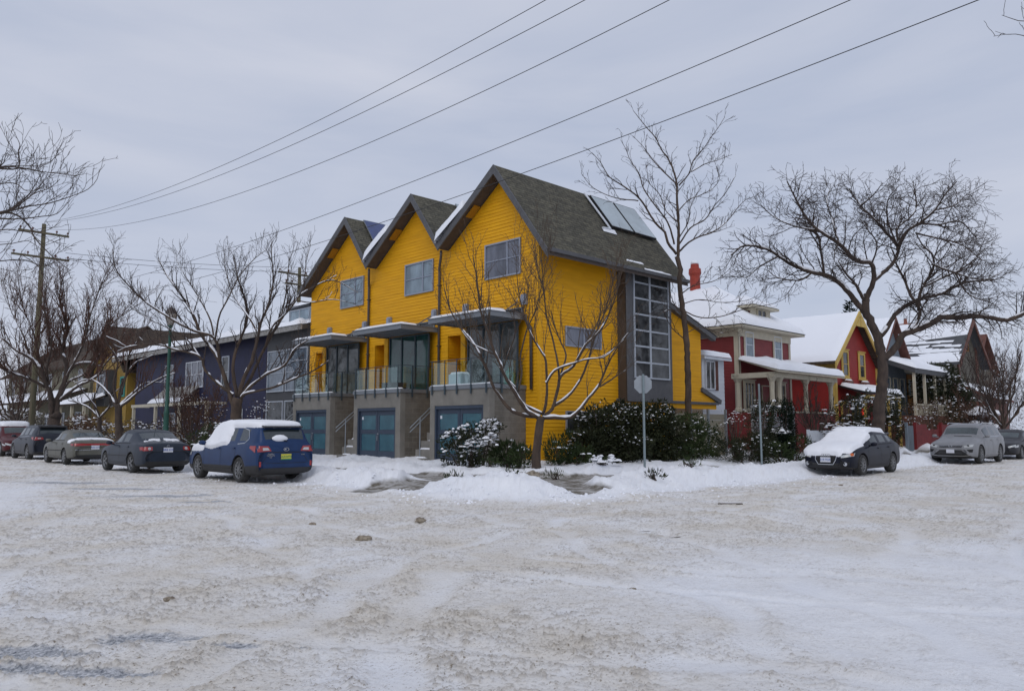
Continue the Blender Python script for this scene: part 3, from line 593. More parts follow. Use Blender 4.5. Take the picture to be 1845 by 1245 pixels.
# ---- ochre house
oh=thing('ochre_house',(21,68.6,0),'tall ochre yellow gabled house with a long bare brown roof','house')
w=MB(); siding(w,(21,0,0),UY,-UX,[(64.4,0),(72.8,0),(72.8,6.4),(68.6,9.6),(64.4,6.4)],d=.02,pitch=.18); w.box(21.02,37,64.4,64.5,0,6.4); w.box(36.9,37,64.5,72.8,0,7); w.build('wall','ochre_siding',oh)
for s in (-1,1):
    roof_slab('roof',[(20.4,68.6,9.9),(38.5,68.6,9.9),(38.5,68.6+s*5,9.9-3.9),(20.4,68.6+s*5,9.9-3.9)],oh,'shingle_brown',.2)
w=MB(); w.box(20.2,21,66.9,69.2,3.3,6.2); w.build('bay','dark_grey_panel',oh); window(oh,(20.19,69.0,3.9),-UY,-UX,1.9,1.9,cols=(1,1),rows=(1,1),frame='pale_frame')
window(oh,(20.98,65.9,4.0),-UY,-UX,1.1,1.6,rows=(1,1),frame='teal_paint',pane='glass_dark',fw=.14); window(oh,(20.98,66.2,.5),-UY,-UX,1.1,2.0,frame='teal_paint',pane='teal_paint',name='door',fw=.1)
roof_slab('porch_roof',[(18.6,66.9,3.5),(18.6,74,3.5),(21,74,4.5),(21,66.9,4.5)],oh,'shingle_brown',.15); snow_lump('snow',[(18.55,67,3.5),(18.55,74,3.5),(20.9,74,4.45),(20.9,67,4.45)],oh,thick=.2,res=.3,seed=9)
for y in (67.2,70.4,73.7): b=MB(); post(b,18.8,y,0,3.4,.2); b.build('porch_post','cream_trim',oh)
b=MB(); [b.box(18.7-.25*i,18.98-.25*i,71,73,0,1.4-.2*i) for i in range(7)]; b.build('steps','fence_tan',oh)
# ---- beige house
bh=thing('beige_house',(21.5,85,0),'long beige house with brown roof and snowy porch at far left','house')
w=MB(); siding(w,(21.5,0,0),UY,-UX,[(75.5,0),(106,0),(106,7.4),(75.5,7.4)],d=.02,pitch=.2); w.box(21.52,31,75.5,75.6,0,7.4); w.build('wall','beige_siding',bh)
roof_slab('roof',[(20.8,75,7.3),(20.8,107,7.3),(26,107,11),(26,75,11)],bh,'shingle_brown',.2); roof_slab('roof',[(26,75,11),(26,107,11),(31.5,107,7.3),(31.5,75,7.3)],bh,'shingle_brown',.2)
roof_slab('porch_roof',[(18.6,76,4.0),(18.6,105,4.0),(21.5,105,5.1),(21.5,76,5.1)],bh,'shingle_brown',.15); snow_lump('snow',[(18.5,76,4.02),(18.5,105,4.02),(21.3,105,5.05),(21.3,76,5.05)],bh,thick=.25,res=.4,seed=11)
for y in range(77,106,5):
    b=MB(); post(b,18.9,y,0,3.95,.22); b.build('porch_post','cream_trim',bh); window(bh,(21.48,y+1.9,5.3),-UY,-UX,1.2,1.6,rows=(1,1),frame='white_paint'); window(bh,(21.48,y+2.2,1.2),-UY,-UX,1.6,1.8,cols=(1,1),frame='white_paint')
# ---- white cottage between yellow and red
wc=thing('white_cottage',(34,22,0),'small white outbuilding with a red shutter behind the yellow lean-to','cottage')
w=MB(); siding(w,(0,20.5,0),UX,-UY,[(33.0,0),(35.05,0),(35.05,5.0),(33.0,5.0)],d=.015,pitch=.2); w.box(33,35.05,20.52,25.5,0,5.0); w.build('wall','white_paint',wc)
window(wc,(33.25,20.48,3.45),UX,-UY,.85,1.4,cols=(1,1),pane='glass_dark',frame='white_paint'); b=MB(); b.box(34.14,34.42,20.44,20.48,3.42,4.88); [b.box(34.17,34.39,20.425,20.44,3.5+.1*i,3.55+.1*i) for i in range(13)]; b.build('shutter','rust_trim' ,wc)
roof_slab('roof',[(32.8,20.2,5.05),(35.35,20.2,5.05),(35.35,25.5,5.9),(32.8,25.5,5.9)],wc,'white_paint',.14); snow_lump('snow',[(32.8,20.15,5.06),(35.4,20.15,5.06),(35.4,25.5,5.9),(32.8,25.5,5.9)],wc,thick=.28,res=.15,seed=13)
# ---- brick red house with hip roof, dormer, porch
rh=thing('red_hip_house',(40.3,21,0),'brick red clapboard house with snowy hip roof, cream trim and a small dormer','house')
X0,X1,Y_=37.4,43.3,21.0
w=MB(); siding(w,(0,Y_,0),UX,-UY,[(X0,0),(X1,0),(X1,6.85),(X0,6.85)],d=.025,pitch=.16); siding(w,(X0,0,0),UY,-UX,[(Y_,0),(31,0),(31,6.85),(Y_,6.85)],d=.025,pitch=.16); w.box(X1-.02,X1,Y_,31,0,6.85); w.box(X0,X1,30.9,31,0,6.85); w.build('wall','brick_red_siding',rh)
t=MB()
for x in (X0-.04,X1-.16): t.box(x,x+.2,Y_-.06,Y_-.0,0,6.85)
t.box(X0-.06,X0,Y_-.06,Y_+.2,0,6.85); t.box(X0-.08,X1+.05,Y_-.09,Y_-.03,6.45,6.86); t.box(X0-.09,X0-.03,Y_-.03,31,6.45,6.86); t.build('trim_board','cream_trim',rh)
b=MB(); b.box(36.75,44.0,20.35,31.6,6.87,6.98); b.build('soffit','cream_trim',rh)
E=[(36.7,20.3,7.0),(44.05,20.3,7.0),(44.05,31.7,7.0),(36.7,31.7,7.0)]; R1=(40.35,24.1,9.75);R2=(40.35,28,9.75)
b=MB(); v=E+[R1,R2]; b.add(v,[(0,1,4),(1,2,5,4),(2,3,5),(3,0,4,5),(3,2,1,0)]); rf=b.build('roof','shingle_brown',rh)
def tri_snow(a,b_,c,d,par,th=.2,seed=0,res=.2): return snow_lump('snow',[a,b_,c,d],par,thick=th,res=res,seed=seed,rough=.5)
tri_snow((36.68,20.28,7.0),(44.07,20.28,7.0),(40.45,24.1,9.72),(40.25,24.1,9.72),rf,seed=1)
tri_snow((36.68,31.6,7.0),(36.68,20.3,7.0),(40.3,24.1,9.74),(40.3,28,9.74),rf,seed=2)
tri_snow((44.07,20.3,7.0),(44.07,31.6,7.0),(40.4,28,9.74),(40.4,24.1,9.74),rf,seed=3)
for x in (38.1,41.35): window(rh,(x,Y_-.03,5.35),UX,-UY,.85,1.4,cols=(1,),rows=(1,1),pane='glass_pale',frame='white_paint',trim=.12,trimmat='cream_trim',fw=.05)
d=MB(); d.box(39.35,41.4,21.25,23.5,7.2,8.3,0); d.box(39.28,41.47,21.18,21.25,7.2,8.3,1); d.box(39.28,39.34,21.25,23.5,8.05,8.3,1); dm=d.build('dormer',['brick_red_siding','cream_trim'],rh)
window(rh,(39.9,21.17,7.62),UX,-UY,1.0,.55,cols=(1,1),pane='glass_dark',frame='cream_trim')
b=MB(); b.add([(38.85,20.8,8.32),(41.9,20.8,8.32),(41.9,24.2,8.32),(38.85,24.2,8.32),(40.37,22.3,9.05),(40.37,23.6,9.05)],[(0,1,4),(1,2,5,4),(2,3,5),(3,0,4,5),(3,2,1,0)]); b.box(38.87,41.88,20.82,24.1,8.2,8.315); dr=b.build('dormer_roof','cream_trim',rh)
tri_snow((38.83,20.78,8.33),(41.92,20.78,8.33),(40.45,22.3,9.05),(40.3,22.3,9.05),dr,th=.13,seed=4); tri_snow((38.83,24.2,8.33),(38.83,20.8,8.33),(40.35,22.3,9.06),(40.35,23.6,9.06),dr,th=.13,seed=5)
c=MB(); c.lathe([(.0,9.3),(.36,9.3),(.34,9.75),(.31,10.0),(.30,10.7),(.38,10.85),(.36,11.15),(.26,11.22),(.24,11.45),(0,11.45)],(40.4,25.4,0),n=12); ch=c.build('chimney','clay_red',rh,smooth=False)
c=MB(); c.lathe([(0,11.44),(.25,11.44),(.22,11.62),(0,11.66)],(40.4,25.4,0),n=10); c.build('snow','roof_snow',ch,smooth=True)
# porch
pf=MB(); pf.box(36.75,43.9,18.75,20.95,0,1.25); pf.box(36.75,43.9,18.7,18.82,1.25,2.35); pf.box(36.7,36.82,18.82,20.95,1.25,2.35); pf.box(36.66,43.95,18.66,18.86,2.35,2.43,1)
pf.build('porch_base',['brick_red_siding','cream_trim'],rh)
for x,y in ((36.85,18.85),(37.6,18.85),(40.6,18.85),(43.75,18.85),(36.85,20.75)):
    p=MB(); p.lathe([(.2,2.43),(.2,2.55),(.13,2.62),(.12,3.5),(.14,3.9),(.26,4.12),(.34,4.3)],(x,y,0),n=8); p.build('porch_column','cream_trim',rh)
b=MB(); b.box(36.6,44.1,18.6,18.95,4.12,4.38); b.box(36.6,36.95,18.95,20.98,4.12,4.38); b.build('porch_beam','cream_trim',rh)
pr=roof_slab('porch_roof',[(36.3,18.25,4.45),(44.3,18.25,4.45),(43.3,20.95,5.25),(37.3,20.95,5.25)],rh,'cream_trim',.1)
snow_lump('snow',[(36.25,18.2,4.46),(44.4,18.2,4.46),(43.4,20.95,5.2),(37.2,20.95,5.2)],pr,thick=.3,rough=.5,res=.15,seed=8)
for x,wd in ((37.75,1.0),(41.3,1.0)): window(rh,(x,20.9,2.55),UX,-UY,wd,1.45,rows=(.6,.4),cols=(1,1,1),trim=.12,trimmat='cream_trim',frame='cream_trim',pane='glass_dark')
window(rh,(39.6,20.9,1.3),UX,-UY,.95,2.6,frame='cream_trim',pane='brick_red_siding',name='front_door')
d=MB(); d.tube([(36.9,20.85,4.3),(36.95,20.9,4.0),(36.95,20.9,1.2)],.05,6); d.build('downpipe','white_paint',rh)
# ---- bright red gable house
gh=thing('red_gable_house',(51.2,20.5,0),'bright red house with mustard trim and a steep snow covered gable roof','house')
w=MB(); siding(w,(0,20.5,0),UX,-UY,[(48.3,0),(54.9,0),(54.9,5.9),(51.6,9.1),(48.3,5.9)],d=.025,pitch=.17); siding(w,(48.3,0,0),UY,-UX,[(20.5,0),(31,0),(31,5.9),(20.5,5.9)],d=.025,pitch=.17); w.box(54.88,54.9,20.5,31,0,5.9); w.build('wall','bright_red_siding',gh)
for s in (-1,1):
    rs=roof_slab('roof',[(51.3,20.0,9.1),(51.3,31,9.1),(51.3+s*3.95,31,5.65 if s<0 else 5.5),(51.3+s*3.95,20.0,5.65 if s<0 else 5.5)],gh,'shingle_brown',.16)
    b=MB(); b.prism([(51.3,19.95,9.14),(51.3+s*3.98,19.95,5.62),(51.3+s*3.98,19.95,5.28),(51.3,19.95,8.78)],(0,.09,0)); b.prism([(51.3+s*.05,19.93,8.7),(51.3+s*.75,19.93,8.1),(51.3+s*.05,19.93,8.1)],(0,.05,0)); b.build('rake_board','mustard_trim',rs)
    snow_lump('snow',[(51.3,20.02,9.12),(51.3,31,9.12),(51.3+s*3.95,31,5.66),(51.3+s*3.95,20.02,5.66)],rs,thick=.16,res=.25,seed=20+s)
t=MB(); t.box(48.2,48.42,20.42,20.48,0,5.6); t.box(48.22,48.28,20.5,20.75,0,5.5); t.box(48.2,48.27,20.5,31,5.3,5.75); t.build('trim_board','mustard_trim',gh); t=MB(); t.box(54.8,55.0,20.42,20.48,0,5.6); t.build('trim_board','mustard_trim',gh)
for x in (49.35,52.0): window(gh,(x,20.46,4.85),UX,-UY,.85,1.55,rows=(1,1),pane='glass_dark',frame='mustard_trim',trim=.13,trimmat='mustard_trim')
for x in (49.35,52.0): b=MB(); b.box(x-.05,x+.9,20.15,20.42,4.35,4.55); pb=b.build('flower_box','rust_trim',gh); snow_lump('snow',[(x,20.15,4.55),(x+.85,20.15,4.55),(x+.85,20.4,4.55),(x,20.4,4.55)],pb,thick=.1,res=.08)
pr=roof_slab('porch_roof',[(48.1,18.6,3.75),(54.4,18.6,3.75),(54.0,20.45,4.25),(48.6,20.45,4.25)],gh,'dark',.12); snow_lump('snow',[(48.1,18.6,3.77),(54.4,18.6,3.77),(54.0,20.4,4.2),(48.6,20.4,4.2)],pr,thick=.25,res=.15,seed=7)
for x in (48.4,50.1,52.2,54.1): p=MB(); post(p,x,18.8,0,3.6,.13); p.build('porch_post','mustard_trim',gh)
b=MB(); b.box(48.3,54.2,18.7,18.85,3.35,3.6); b.build('porch_beam','mustard_trim',gh)
window(gh,(50.6,20.44,1.3),UX,-UY,2.2,1.9,cols=(1,1,1),pane='glass_dark',frame='mustard_trim',trim=.1,trimmat='mustard_trim'); window(gh,(48.9,20.44,.6),UX,-UY,1.0,2.5,pane='rust_trim',frame='mustard_trim',name='front_door',trim=.1,trimmat='mustard_trim')
mat('red_lamp',(.5,.02,.01),.4,emit=(1,.03,.01,.35))
b=MB(); b.lathe([(0,2.35),(.07,2.4),(.09,2.55),(.07,2.7),(0,2.75)],(49.0,19.2,0),n=10); b.build('porch_lantern','red_lamp',gh,smooth=True)
# ---- blue-grey house with wide porch
lh=thing('blue_grey_house',(58.5,20.5,0),'blue grey gabled house with snowy veranda roof behind the broad bare tree','house')
w=MB(); siding(w,(0,20.5,0),UX,-UY,[(56.0,0),(62.5,0),(62.5,5.6),(60.4,5.6),(57.9,9.2),(56.0,6.5)],d=.02,pitch=.2); siding(w,(56.0,0,0),UY,-UX,[(20.5,0),(31,0),(31,6.3),(20.5,6.3)],d=.02,pitch=.2); w.build('wall','blue_grey_siding',lh)
for s in (-1,1):
    rs=roof_slab('roof',[(57.9,20.0,9.4),(57.9,31,9.4),(57.9+s*2.7,31,6.3),(57.9+s*2.7,20.0,6.3)],lh,'rust_trim',.2); snow_lump('snow',[(57.9,20.05,9.42),(57.9,31,9.42),(57.9+s*2.7,31,6.32),(57.9+s*2.7,20.05,6.32)],rs,thick=.18,res=.3,seed=30+s)
rs=roof_slab('porch_roof',[(55.9,18.3,5.55),(62.9,18.3,5.55),(62.5,20.5,6.4),(56,20.5,6.4)],lh,'dark_grey_panel',.3); snow_lump('snow',[(55.9,18.25,5.57),(63.0,18.25,5.57),(62.5,20.45,6.4),(56,20.45,6.4)],rs,thick=.28,res=.2,seed=32)
w=MB(); w.box(60.6,62.4,20.40,20.47,2.6,5.5); w.build('orange_wall','orange_wall',lh)
for x in (56.4,57.8,59.1): window(lh,(x,20.46,2.9),UX,-UY,.9,2.2,rows=(1,1),pane='glass_sky',frame='cream_trim')
for x in (60.6,61.4): window(lh,(x,20.39,3.9),UX,-UY,.5,1.2,rows=(1,1),pane='glass_pale',frame='cream_trim')
for x in (56.2,58.2,60.3,62.5): p=MB(); post(p,x,18.5,0,5.3,.16); p.build('porch_post','cream_trim',lh)
b=MB(); b.box(56,62.7,18.4,20.5,0,2.4); b.build('porch_base','rust_trim',lh); b=MB(); b.box(56,62.7,18.42,18.5,3.1,3.2); [b.box(x-.03,x+.03,18.44,18.48,2.4,3.1) for x in np.arange(56.2,62.6,.25)]; b.build('porch_railing','cream_trim',lh)
# ---- olive shingled house
sh=thing('olive_shingle_house',(75.7,20.5,0),'weathered olive shingled house with rust trim and patchy snow on its big roof','house')
w=MB(); siding(w,(0,20.5,0),UX,-UY,[(71.9,0),(79.5,0),(79.5,7.0),(75.7,10.8),(71.9,7.0)],d=.02,pitch=.25); siding(w,(71.9,0,0),UY,-UX,[(20.5,0),(33,0),(33,7.2),(20.5,7.2)],d=.02,pitch=.25); w.build('wall','olive_shingle',sh)
for s in (-1,1):
    rs=roof_slab('roof',[(75.7,19.8,11.0),(75.7,33,11.0),(75.7+s*4.4,33,7.0),(75.7+s*4.4,19.8,7.0)],sh,'dark_grey_panel',.2)
    b=MB(); b.prism([(75.7,19.75,11.03),(75.7+s*4.4,19.75,7.03),(75.7+s*4.4,19.75,6.6),(75.7,19.75,10.6)],(0,.1,0)); b.build('rake_board','rust_trim',rs)
    P=lambda t,y:(75.7+s*4.4*t,y,11.02-4*t)
    if s>0: snow_lump('snow',[P(0,19.9),P(0,33),P(1,33),P(1,19.9)],rs,thick=.15,res=.3)
    else:
        snow_lump('snow',[P(0,19.9),P(0,33),P(.62,33),P(.38,19.9)],rs,thick=.18,res=.25,rough=.8)
        for j in range(34):
            tt=random.uniform(.46,.82); y0_=random.uniform(19.9,29); l_=random.uniform(.8,3.2); snow_lump('snow',[P(tt,y0_),P(tt+.005,y0_+l_),P(tt+random.uniform(.025,.05),y0_+l_*.9),P(tt+random.uniform(.03,.055),y0_+.1)],rs,thick=.07,res=.15,rough=1.4,seed=j)
        snow_lump('snow',[P(.83,19.9),P(.83,33),P(1.0,33),P(1.0,19.9)],rs,thick=.16,res=.2,rough=.8,seed=9)
b=MB(); b.box(78.0,78.6,20.4,20.48,4,9.0); b.build('trim_board','rust_trim',sh); b=MB(); b.box(72.8,73.2,20.38,20.48,1,7.6); b.build('trim_board','rust_trim',sh)
window(sh,(75.3,20.46,8.2),UX,-UY,.7,1.1,frame='orange_wall',pane='glass_dark'); 
rs=roof_slab('porch_roof',[(72.2,17.6,3.9),(77.5,17.6,3.9),(77.5,20.4,5.3),(72.2,20.4,5.3)],sh,'rust_trim',.2); snow_lump('snow',[(72.2,17.6,3.92),(77.5,17.6,3.92),(77.5,20.4,5.3),(72.2,20.4,5.3)],rs,thick=.2,res=.25)
w=MB(); w.box(72.4,77.2,18,20.4,0,3.7); w.build('porch','rust_trim',sh)
fh=thing('brown_gable_house',(90,23,0),'farthest brown gabled house half hidden by bare twigs on the right','house')
w=MB(); w.prism([(86.5,23,0),(93.5,23,0),(93.5,23,7.2),(90,23,10.8),(86.5,23,7.2)],(0,9,0)); w.build('wall','olive_shingle',fh)
for s in (-1,1): roof_slab('roof',[(90,22.4,11.1),(90,32,11.1),(90+s*4.1,32,7.1),(90+s*4.1,22.4,7.1)],fh,'rust_trim',.2)
ck=thing('brick_chimney',(72,30,0),'brick chimney with twin pots rising behind the snowy rooftops','chimney')
q=atD(1632,590,76); b=MB(); b.box(q[0]-.55,q[0]+.55,q[1]-.55,q[1]+.55,6,q[2]+.15); b.box(q[0]-.65,q[0]+.65,q[1]-.65,q[1]+.65,q[2]+.15,q[2]+.3); b.build('stack','brick_chimney',ck)
b=MB(); b.lathe([(.2,q[2]+.3),(.14,q[2]+.8),(.2,q[2]+.85),(0,q[2]+.85)],(q[0],q[1],0),n=8); b.build('chimney_pot','brick_chimney',ck)
# ---- fences on the right
fn=thing('tan_board_fence',(31,19.6,0),'tan board fence with grey posts below the yellow lean-to','fence')
b=MB(); [b.box(28.8,33.4,19.5+.0,19.53,.2+.29*i,.48+.29*i) for i in range(7)]; b.build('boards','fence_tan',fn)
for x in (28.9,30.3,31.75,33.3): b=MB(); post(b,x,19.45,0,2.45,.1); b.build('post','metal_grey',fn)
fn=thing('grey_slat_fence',(35.2,17.6,0),'tall grey horizontal slat fence with an open lattice top beside the red porch','fence')
b=MB(); [b.box(32.6,36.6,17.6,17.63,.3+.13*i,.41+.13*i) for i in range(14)]; b.box(32.6,36.6,17.58,17.66,2.5,2.58); [b.box(x,x+.07,17.6,17.63,2.12,2.5) for x in np.arange(32.6,36.5,.35)]; b.build('slats','fence_grey',fn)
for x in (32.6,34.6,36.6): b=MB(); post(b,x,17.68,0,2.6,.1); b.build('post','fence_grey',fn)
snow_lump('snow',[(32.6,17.57,2.58),(36.6,17.57,2.58),(36.6,17.67,2.58),(32.6,17.67,2.58)],fn,thick=.05,res=.1,rough=1.3)
fn=thing('white_picket_fence',(40,17,0),'low white picket fence in front of the red porch','fence')
b=MB(); b.box(36.8,45.4,16.95,17.0,.55,.63); b.box(36.8,45.4,16.95,17.0,1.33,1.45)
for x in np.arange(36.8,45.3,.16): b.box(x,x+.08,16.91,16.95,.3,1.33)
b.build('pickets','white_paint',fn); [ (lambda b:(post(b,x,17.04,0,1.5,.12),b.build('post','white_paint',fn)))(MB()) for x in (36.8,39.6,42.5,45.3)]
fn=thing('red_board_fence',(54,16.5,0),'dark red vertical board fence behind the snow bank near the silver car','fence')
b=MB(); 
for x in np.arange(49.4,60.5,.2): b.box(x,x+.185,16.4,16.44,.2,1.78-(.3 if 51.5<x<53.5 else 0)+random.uniform(-.02,.02))
b.build('boards','fence_red',fn); [ (lambda b:(post(b,x,16.35,0,1.9,.18),b.build('post','fence_red',fn)))(MB()) for x in (49.4,54,58,60.5)]
gt=thing('blue_gate',(48.6,16.5,0),'narrow blue grey garden gate left of the red fence','gate')
b=MB(); b.box(48.2,49.1,16.4,16.44,.25,.4); b.box(48.2,49.1,16.4,16.44,1.35,1.5); [b.box(x,x+.12,16.36,16.4,.2,1.7) for x in np.arange(48.2,49.1,.2)]; b.build('gate_panel','blue_grey_siding',gt)
b=MB(); b.box(48.05,48.2,16.33,16.47,0,1.9); b.build('post','blue_grey_siding',gt)
# ================================================================ trees
def Dof(x,y,z=1.6): return float((np.array([x,y,z])-CC)@CF)
def catmull(P,step):
    P=np.array(P,float); 
    if len(P)==2: n=max(3,int(np.linalg.norm(P[1]-P[0])/step)+1); t=np.linspace(0,1,n)[:,None]; return P[0]*(1-t)+P[1]*t
    Q=np.vstack([2*P[0]-P[1],P,2*P[-1]-P[-2]]); out=[]
    for i in range(1,len(Q)-2):
        n=max(2,int(np.linalg.norm(Q[i+1][:3]-Q[i][:3])/step)); t=np.linspace(0,1,n,endpoint=False)[:,None]
        a,b,c,d=Q[i-1],Q[i],Q[i+1],Q[i+2]; out.append(.5*((2*b)+(-a+c)*t+(2*a-5*b+4*c-d)*t**2+(-a+3*b-3*c+d)*t**3))
    out.append(P[-1][None]); return np.concatenate(out)
def batch_tubes(chains,sides):
    """chains: list of (pts (n,3), radii (n,)); grouped by n"""
    Vs=[];Fs=[];base=0; by={}
    for P,r in chains: by.setdefault(len(P),[]).append((P,r))
    a=np.arange(sides)*2*math.pi/sides
    for n,cs in by.items():
        P=np.stack([c[0] for c in cs]); R=np.stack([c[1] for c in cs]); m=len(cs)
        T=np.gradient(P,axis=1); T/=np.linalg.norm(T,axis=2,keepdims=True)+1e-9
        av=P[:,-1]-P[:,0]; ref=np.where((np.abs(av[:,2])>.8*np.linalg.norm(av,axis=1))[:,None],np.array([[1.,.2,0]]),np.array([[0,.1,1.]]))[:,None,:]
        x=np.cross(np.broadcast_to(ref,T.shape),T); x/=np.linalg.norm(x,axis=2,keepdims=True)+1e-9; y=np.cross(T,x)
        V=P[:,:,None,:]+R[:,:,None,None]*(np.cos(a)[None,None,:,None]*x[:,:,None,:]+np.sin(a)[None,None,:,None]*y[:,:,None,:])
        Vs.append(V.reshape(-1,3)); idx=np.arange(m*n*sides).reshape(m,n,sides)+base; nx=np.roll(idx,-1,axis=2)
        Fs.append(np.stack([idx[:,:-1],nx[:,:-1],nx[:,1:],idx[:,1:]],-1).reshape(-1,4)); base+=m*n*sides
    return np.concatenate(Vs),np.concatenate(Fs)
def tubes(name,chains,sides,m,parent):
    if not chains: return None
    V,F=batch_tubes(chains,sides); return fast_mesh(name,V,F,m,parent)
def unit(v): return v/(np.linalg.norm(v)+1e-9)
def grow(out,p,d,Ln,r,lev,S):
    n=S['n'][lev]; pts=[p]; q=p.copy(); dd=unit(d); st=Ln/(n-1); w=S['wander'][lev]; up=S['up'][lev]
    for i in range(n-1):
        dd=unit(dd+rng.normal(0,w,3)+np.array([0,0,up])); q=q+dd*st; pts.append(q)
    P=np.array(pts); R=np.maximum(r*np.linspace(1,S['tip'],n),S['rmin']*np.linspace(1,.75,n)); out[lev].append((P,R))
    if lev+1<len(S['n']): sprout(out,P,R,lev+1,S,Ln)
def sprout(out,P,R,lev,S,Ln,t0=.15,dens=None,lenf=1.0):
    seg=np.linalg.norm(np.diff(P,axis=0),axis=1); cum=np.concatenate([[0],np.cumsum(seg)]); tot=cum[-1]
    k=int(tot*(dens or S['dens'][lev])*rng.uniform(.8,1.25)+rng.random()); lmin,lmax=S['len'][lev]
    for j in range(k):
        t=t0+(1-t0)*(j+rng.random())/max(k,1); s=min(t,0.999)*tot; i=min(np.searchsorted(cum,s)-1,len(P)-2); i=max(i,0); f=(s-cum[i])/(seg[i]+1e-9)
        p=P[i]*(1-f)+P[i+1]*f; r=R[i]*(1-f)+R[i+1]*f; T=unit(P[i+1]-P[i])
        a=unit(np.cross(T,rng.normal(0,1,3))); ang=rng.uniform(*S['ang']); d=T*math.cos(ang)+a*math.sin(ang)
        d=unit(d+np.array([0,0,S['up0'][lev]])); Lc=rng.uniform(lmin,lmax)*lenf*(1.12-.62*t)
        if 'reach' in S: c,rr=S['reach']; e=np.linalg.norm((p-c)/rr); Lc*=float(np.clip(1.35-e*.7,.35,1))
        grow(out,p,d,Lc,min(r*.62,S['rmax'][lev]),lev,S)
def snow_chains(chains,rmin=.02,gate=.42,maxz=.80,amt=.75):
    out=[]
    for P,R in chains:
        if R.max()<rmin or len(P)<3: continue
        T=np.gradient(P,axis=0); T/=np.linalg.norm(T,axis=1)[:,None]+1e-9
        ph=rng.uniform(0,100); s=np.cumsum(np.concatenate([[0],np.linalg.norm(np.diff(P,axis=0),axis=1)])); g=.6*fbm(s*1.3+ph,s*0+ph,2)+.4*fbm(s*5+ph,s*0+ph,2)
        ok=(np.abs(T[:,2])<maxz)&(g>gate); 
        if not ok.any(): continue
        rs=np.where(ok,np.clip(R*amt*.92,.012,.09)*(0.35+1.15*fbm(s*5+ph,s*0,3)),.001); P2=P+np.array([0,0,1.])*(R*.62+np.where(ok,rs*.25,-R*.3))[:,None]
        out.append((P2,rs))
    return out
def traced_tree(name,label,base,traces,S,group=None,bark='bark',twig='twig',ppm=None,snow=True,Dz=.35,cat='bare tree',side0=7,trunk_snow=False,gate=.42,skew=None,scale=1.0,snowlev=1,thin=.9):
    D0=Dof(*base); t=thing(name,base,label,cat,group); reg=[]; limbs=[]
    for k,tr in enumerate(traces):
        pts,r0,r1=tr[:3]; r0*=(thin if k else 1); r1*=(thin if k else 1); dz=tr[3] if len(tr)>3 else None
        if k==0 or not reg: d0=D0
        else:
            A=np.array(reg); j=np.argmin(np.hypot(A[:,0]-pts[0][0],A[:,1]-pts[0][1])); d0=A[j,2]
        Lp=sum(math.hypot(pts[i+1][0]-pts[i][0],pts[i+1][1]-pts[i][1]) for i in range(len(pts)-1))
        if dz is None: dz=0 if k==0 else rng.choice([-1,1])*rng.uniform(.25,1)*Dz*Lp*d0/FP
        P=[];l=0
        for i,(x,y) in enumerate(pts):
            if i: l+=math.hypot(x-pts[i-1][0],y-pts[i-1][1])
            dd=d0+dz*(l/Lp)**1.1; P.append(np.append(atD(x,y,dd),dd))
            if k==0 and i==0: P[0][2]=base[2]-.15
        P=catmull(P,.16 if Lp*d0/FP>1 else .1); n=len(P); Rr=np.linspace(r0,r1,n)*d0/FP
        if k==0: Rr*=1+.35*np.exp(-np.linspace(0,1,n)*9)
        Rr=Rr*(1+.10*(fbm(np.arange(n)*.4+k*7,np.zeros(n),2)-.5)*2)
        j=rng.normal(0,1,(n,3))*.35*Rr[:,None]*.35; P[:,:3]+=j
        # registry for children
        for q in P[::2]:
            v=q[:3]-CC; dq=v@CF; reg.append((PW/2+FP*(v@CR)/dq,PH/2-FP*(v@CU)/dq,dq))
        limbs.append((P[:,:3],Rr,k))
    out=[[] for _ in S['n']]
    for P,Rr,k in limbs:
        if k==0: continue
        sprout(out,P,Rr,0,S,3,t0=S.get('t0',.25))
    tr_=MB()
    for P,Rr,k in limbs: tr_.tube(P,Rr,9 if k==0 else side0)
    tr_.build('trunk',bark,t,smooth=True)
    ch=[c for l in out for c in l]
    big=[c for c in ch if c[1][0]>.02]; small=[c for c in ch if c[1][0]<=.02]
    V=[];F=[];b0=0
    for cs,sd in ((big,5),(small,3)):
        if cs: v,f=batch_tubes(cs,sd); V.append(v);F.append(f+b0);b0+=len(v)
    fast_mesh('crown',np.concatenate(V),np.concatenate(F),twig,t)
    if snow:
        sc=snow_chains([(P,R) for P,R,k in limbs if k>0 or trunk_snow],gate=gate,amt=1.0,maxz=.88)
        for l in range(snowlev): sc+=snow_chains(out[l],rmin=.010,gate=gate+.08,maxz=.6,amt=.9)
        tubes('snow',sc,6,'snow',t)
    return t
def ST(**k):
    d=dict(n=[7,6,5],dens=[2.6,4,5],len=[(1.0,2.6),(.5,1.2),(.2,.6)],ang=(.35,.95),up0=[.5,.3,.2],up=[.06,.03,.0],wander=[.10,.13,.16],rmax=[.03,.014,.008],rmin=.0065,tip=.35); d.update(k); return d
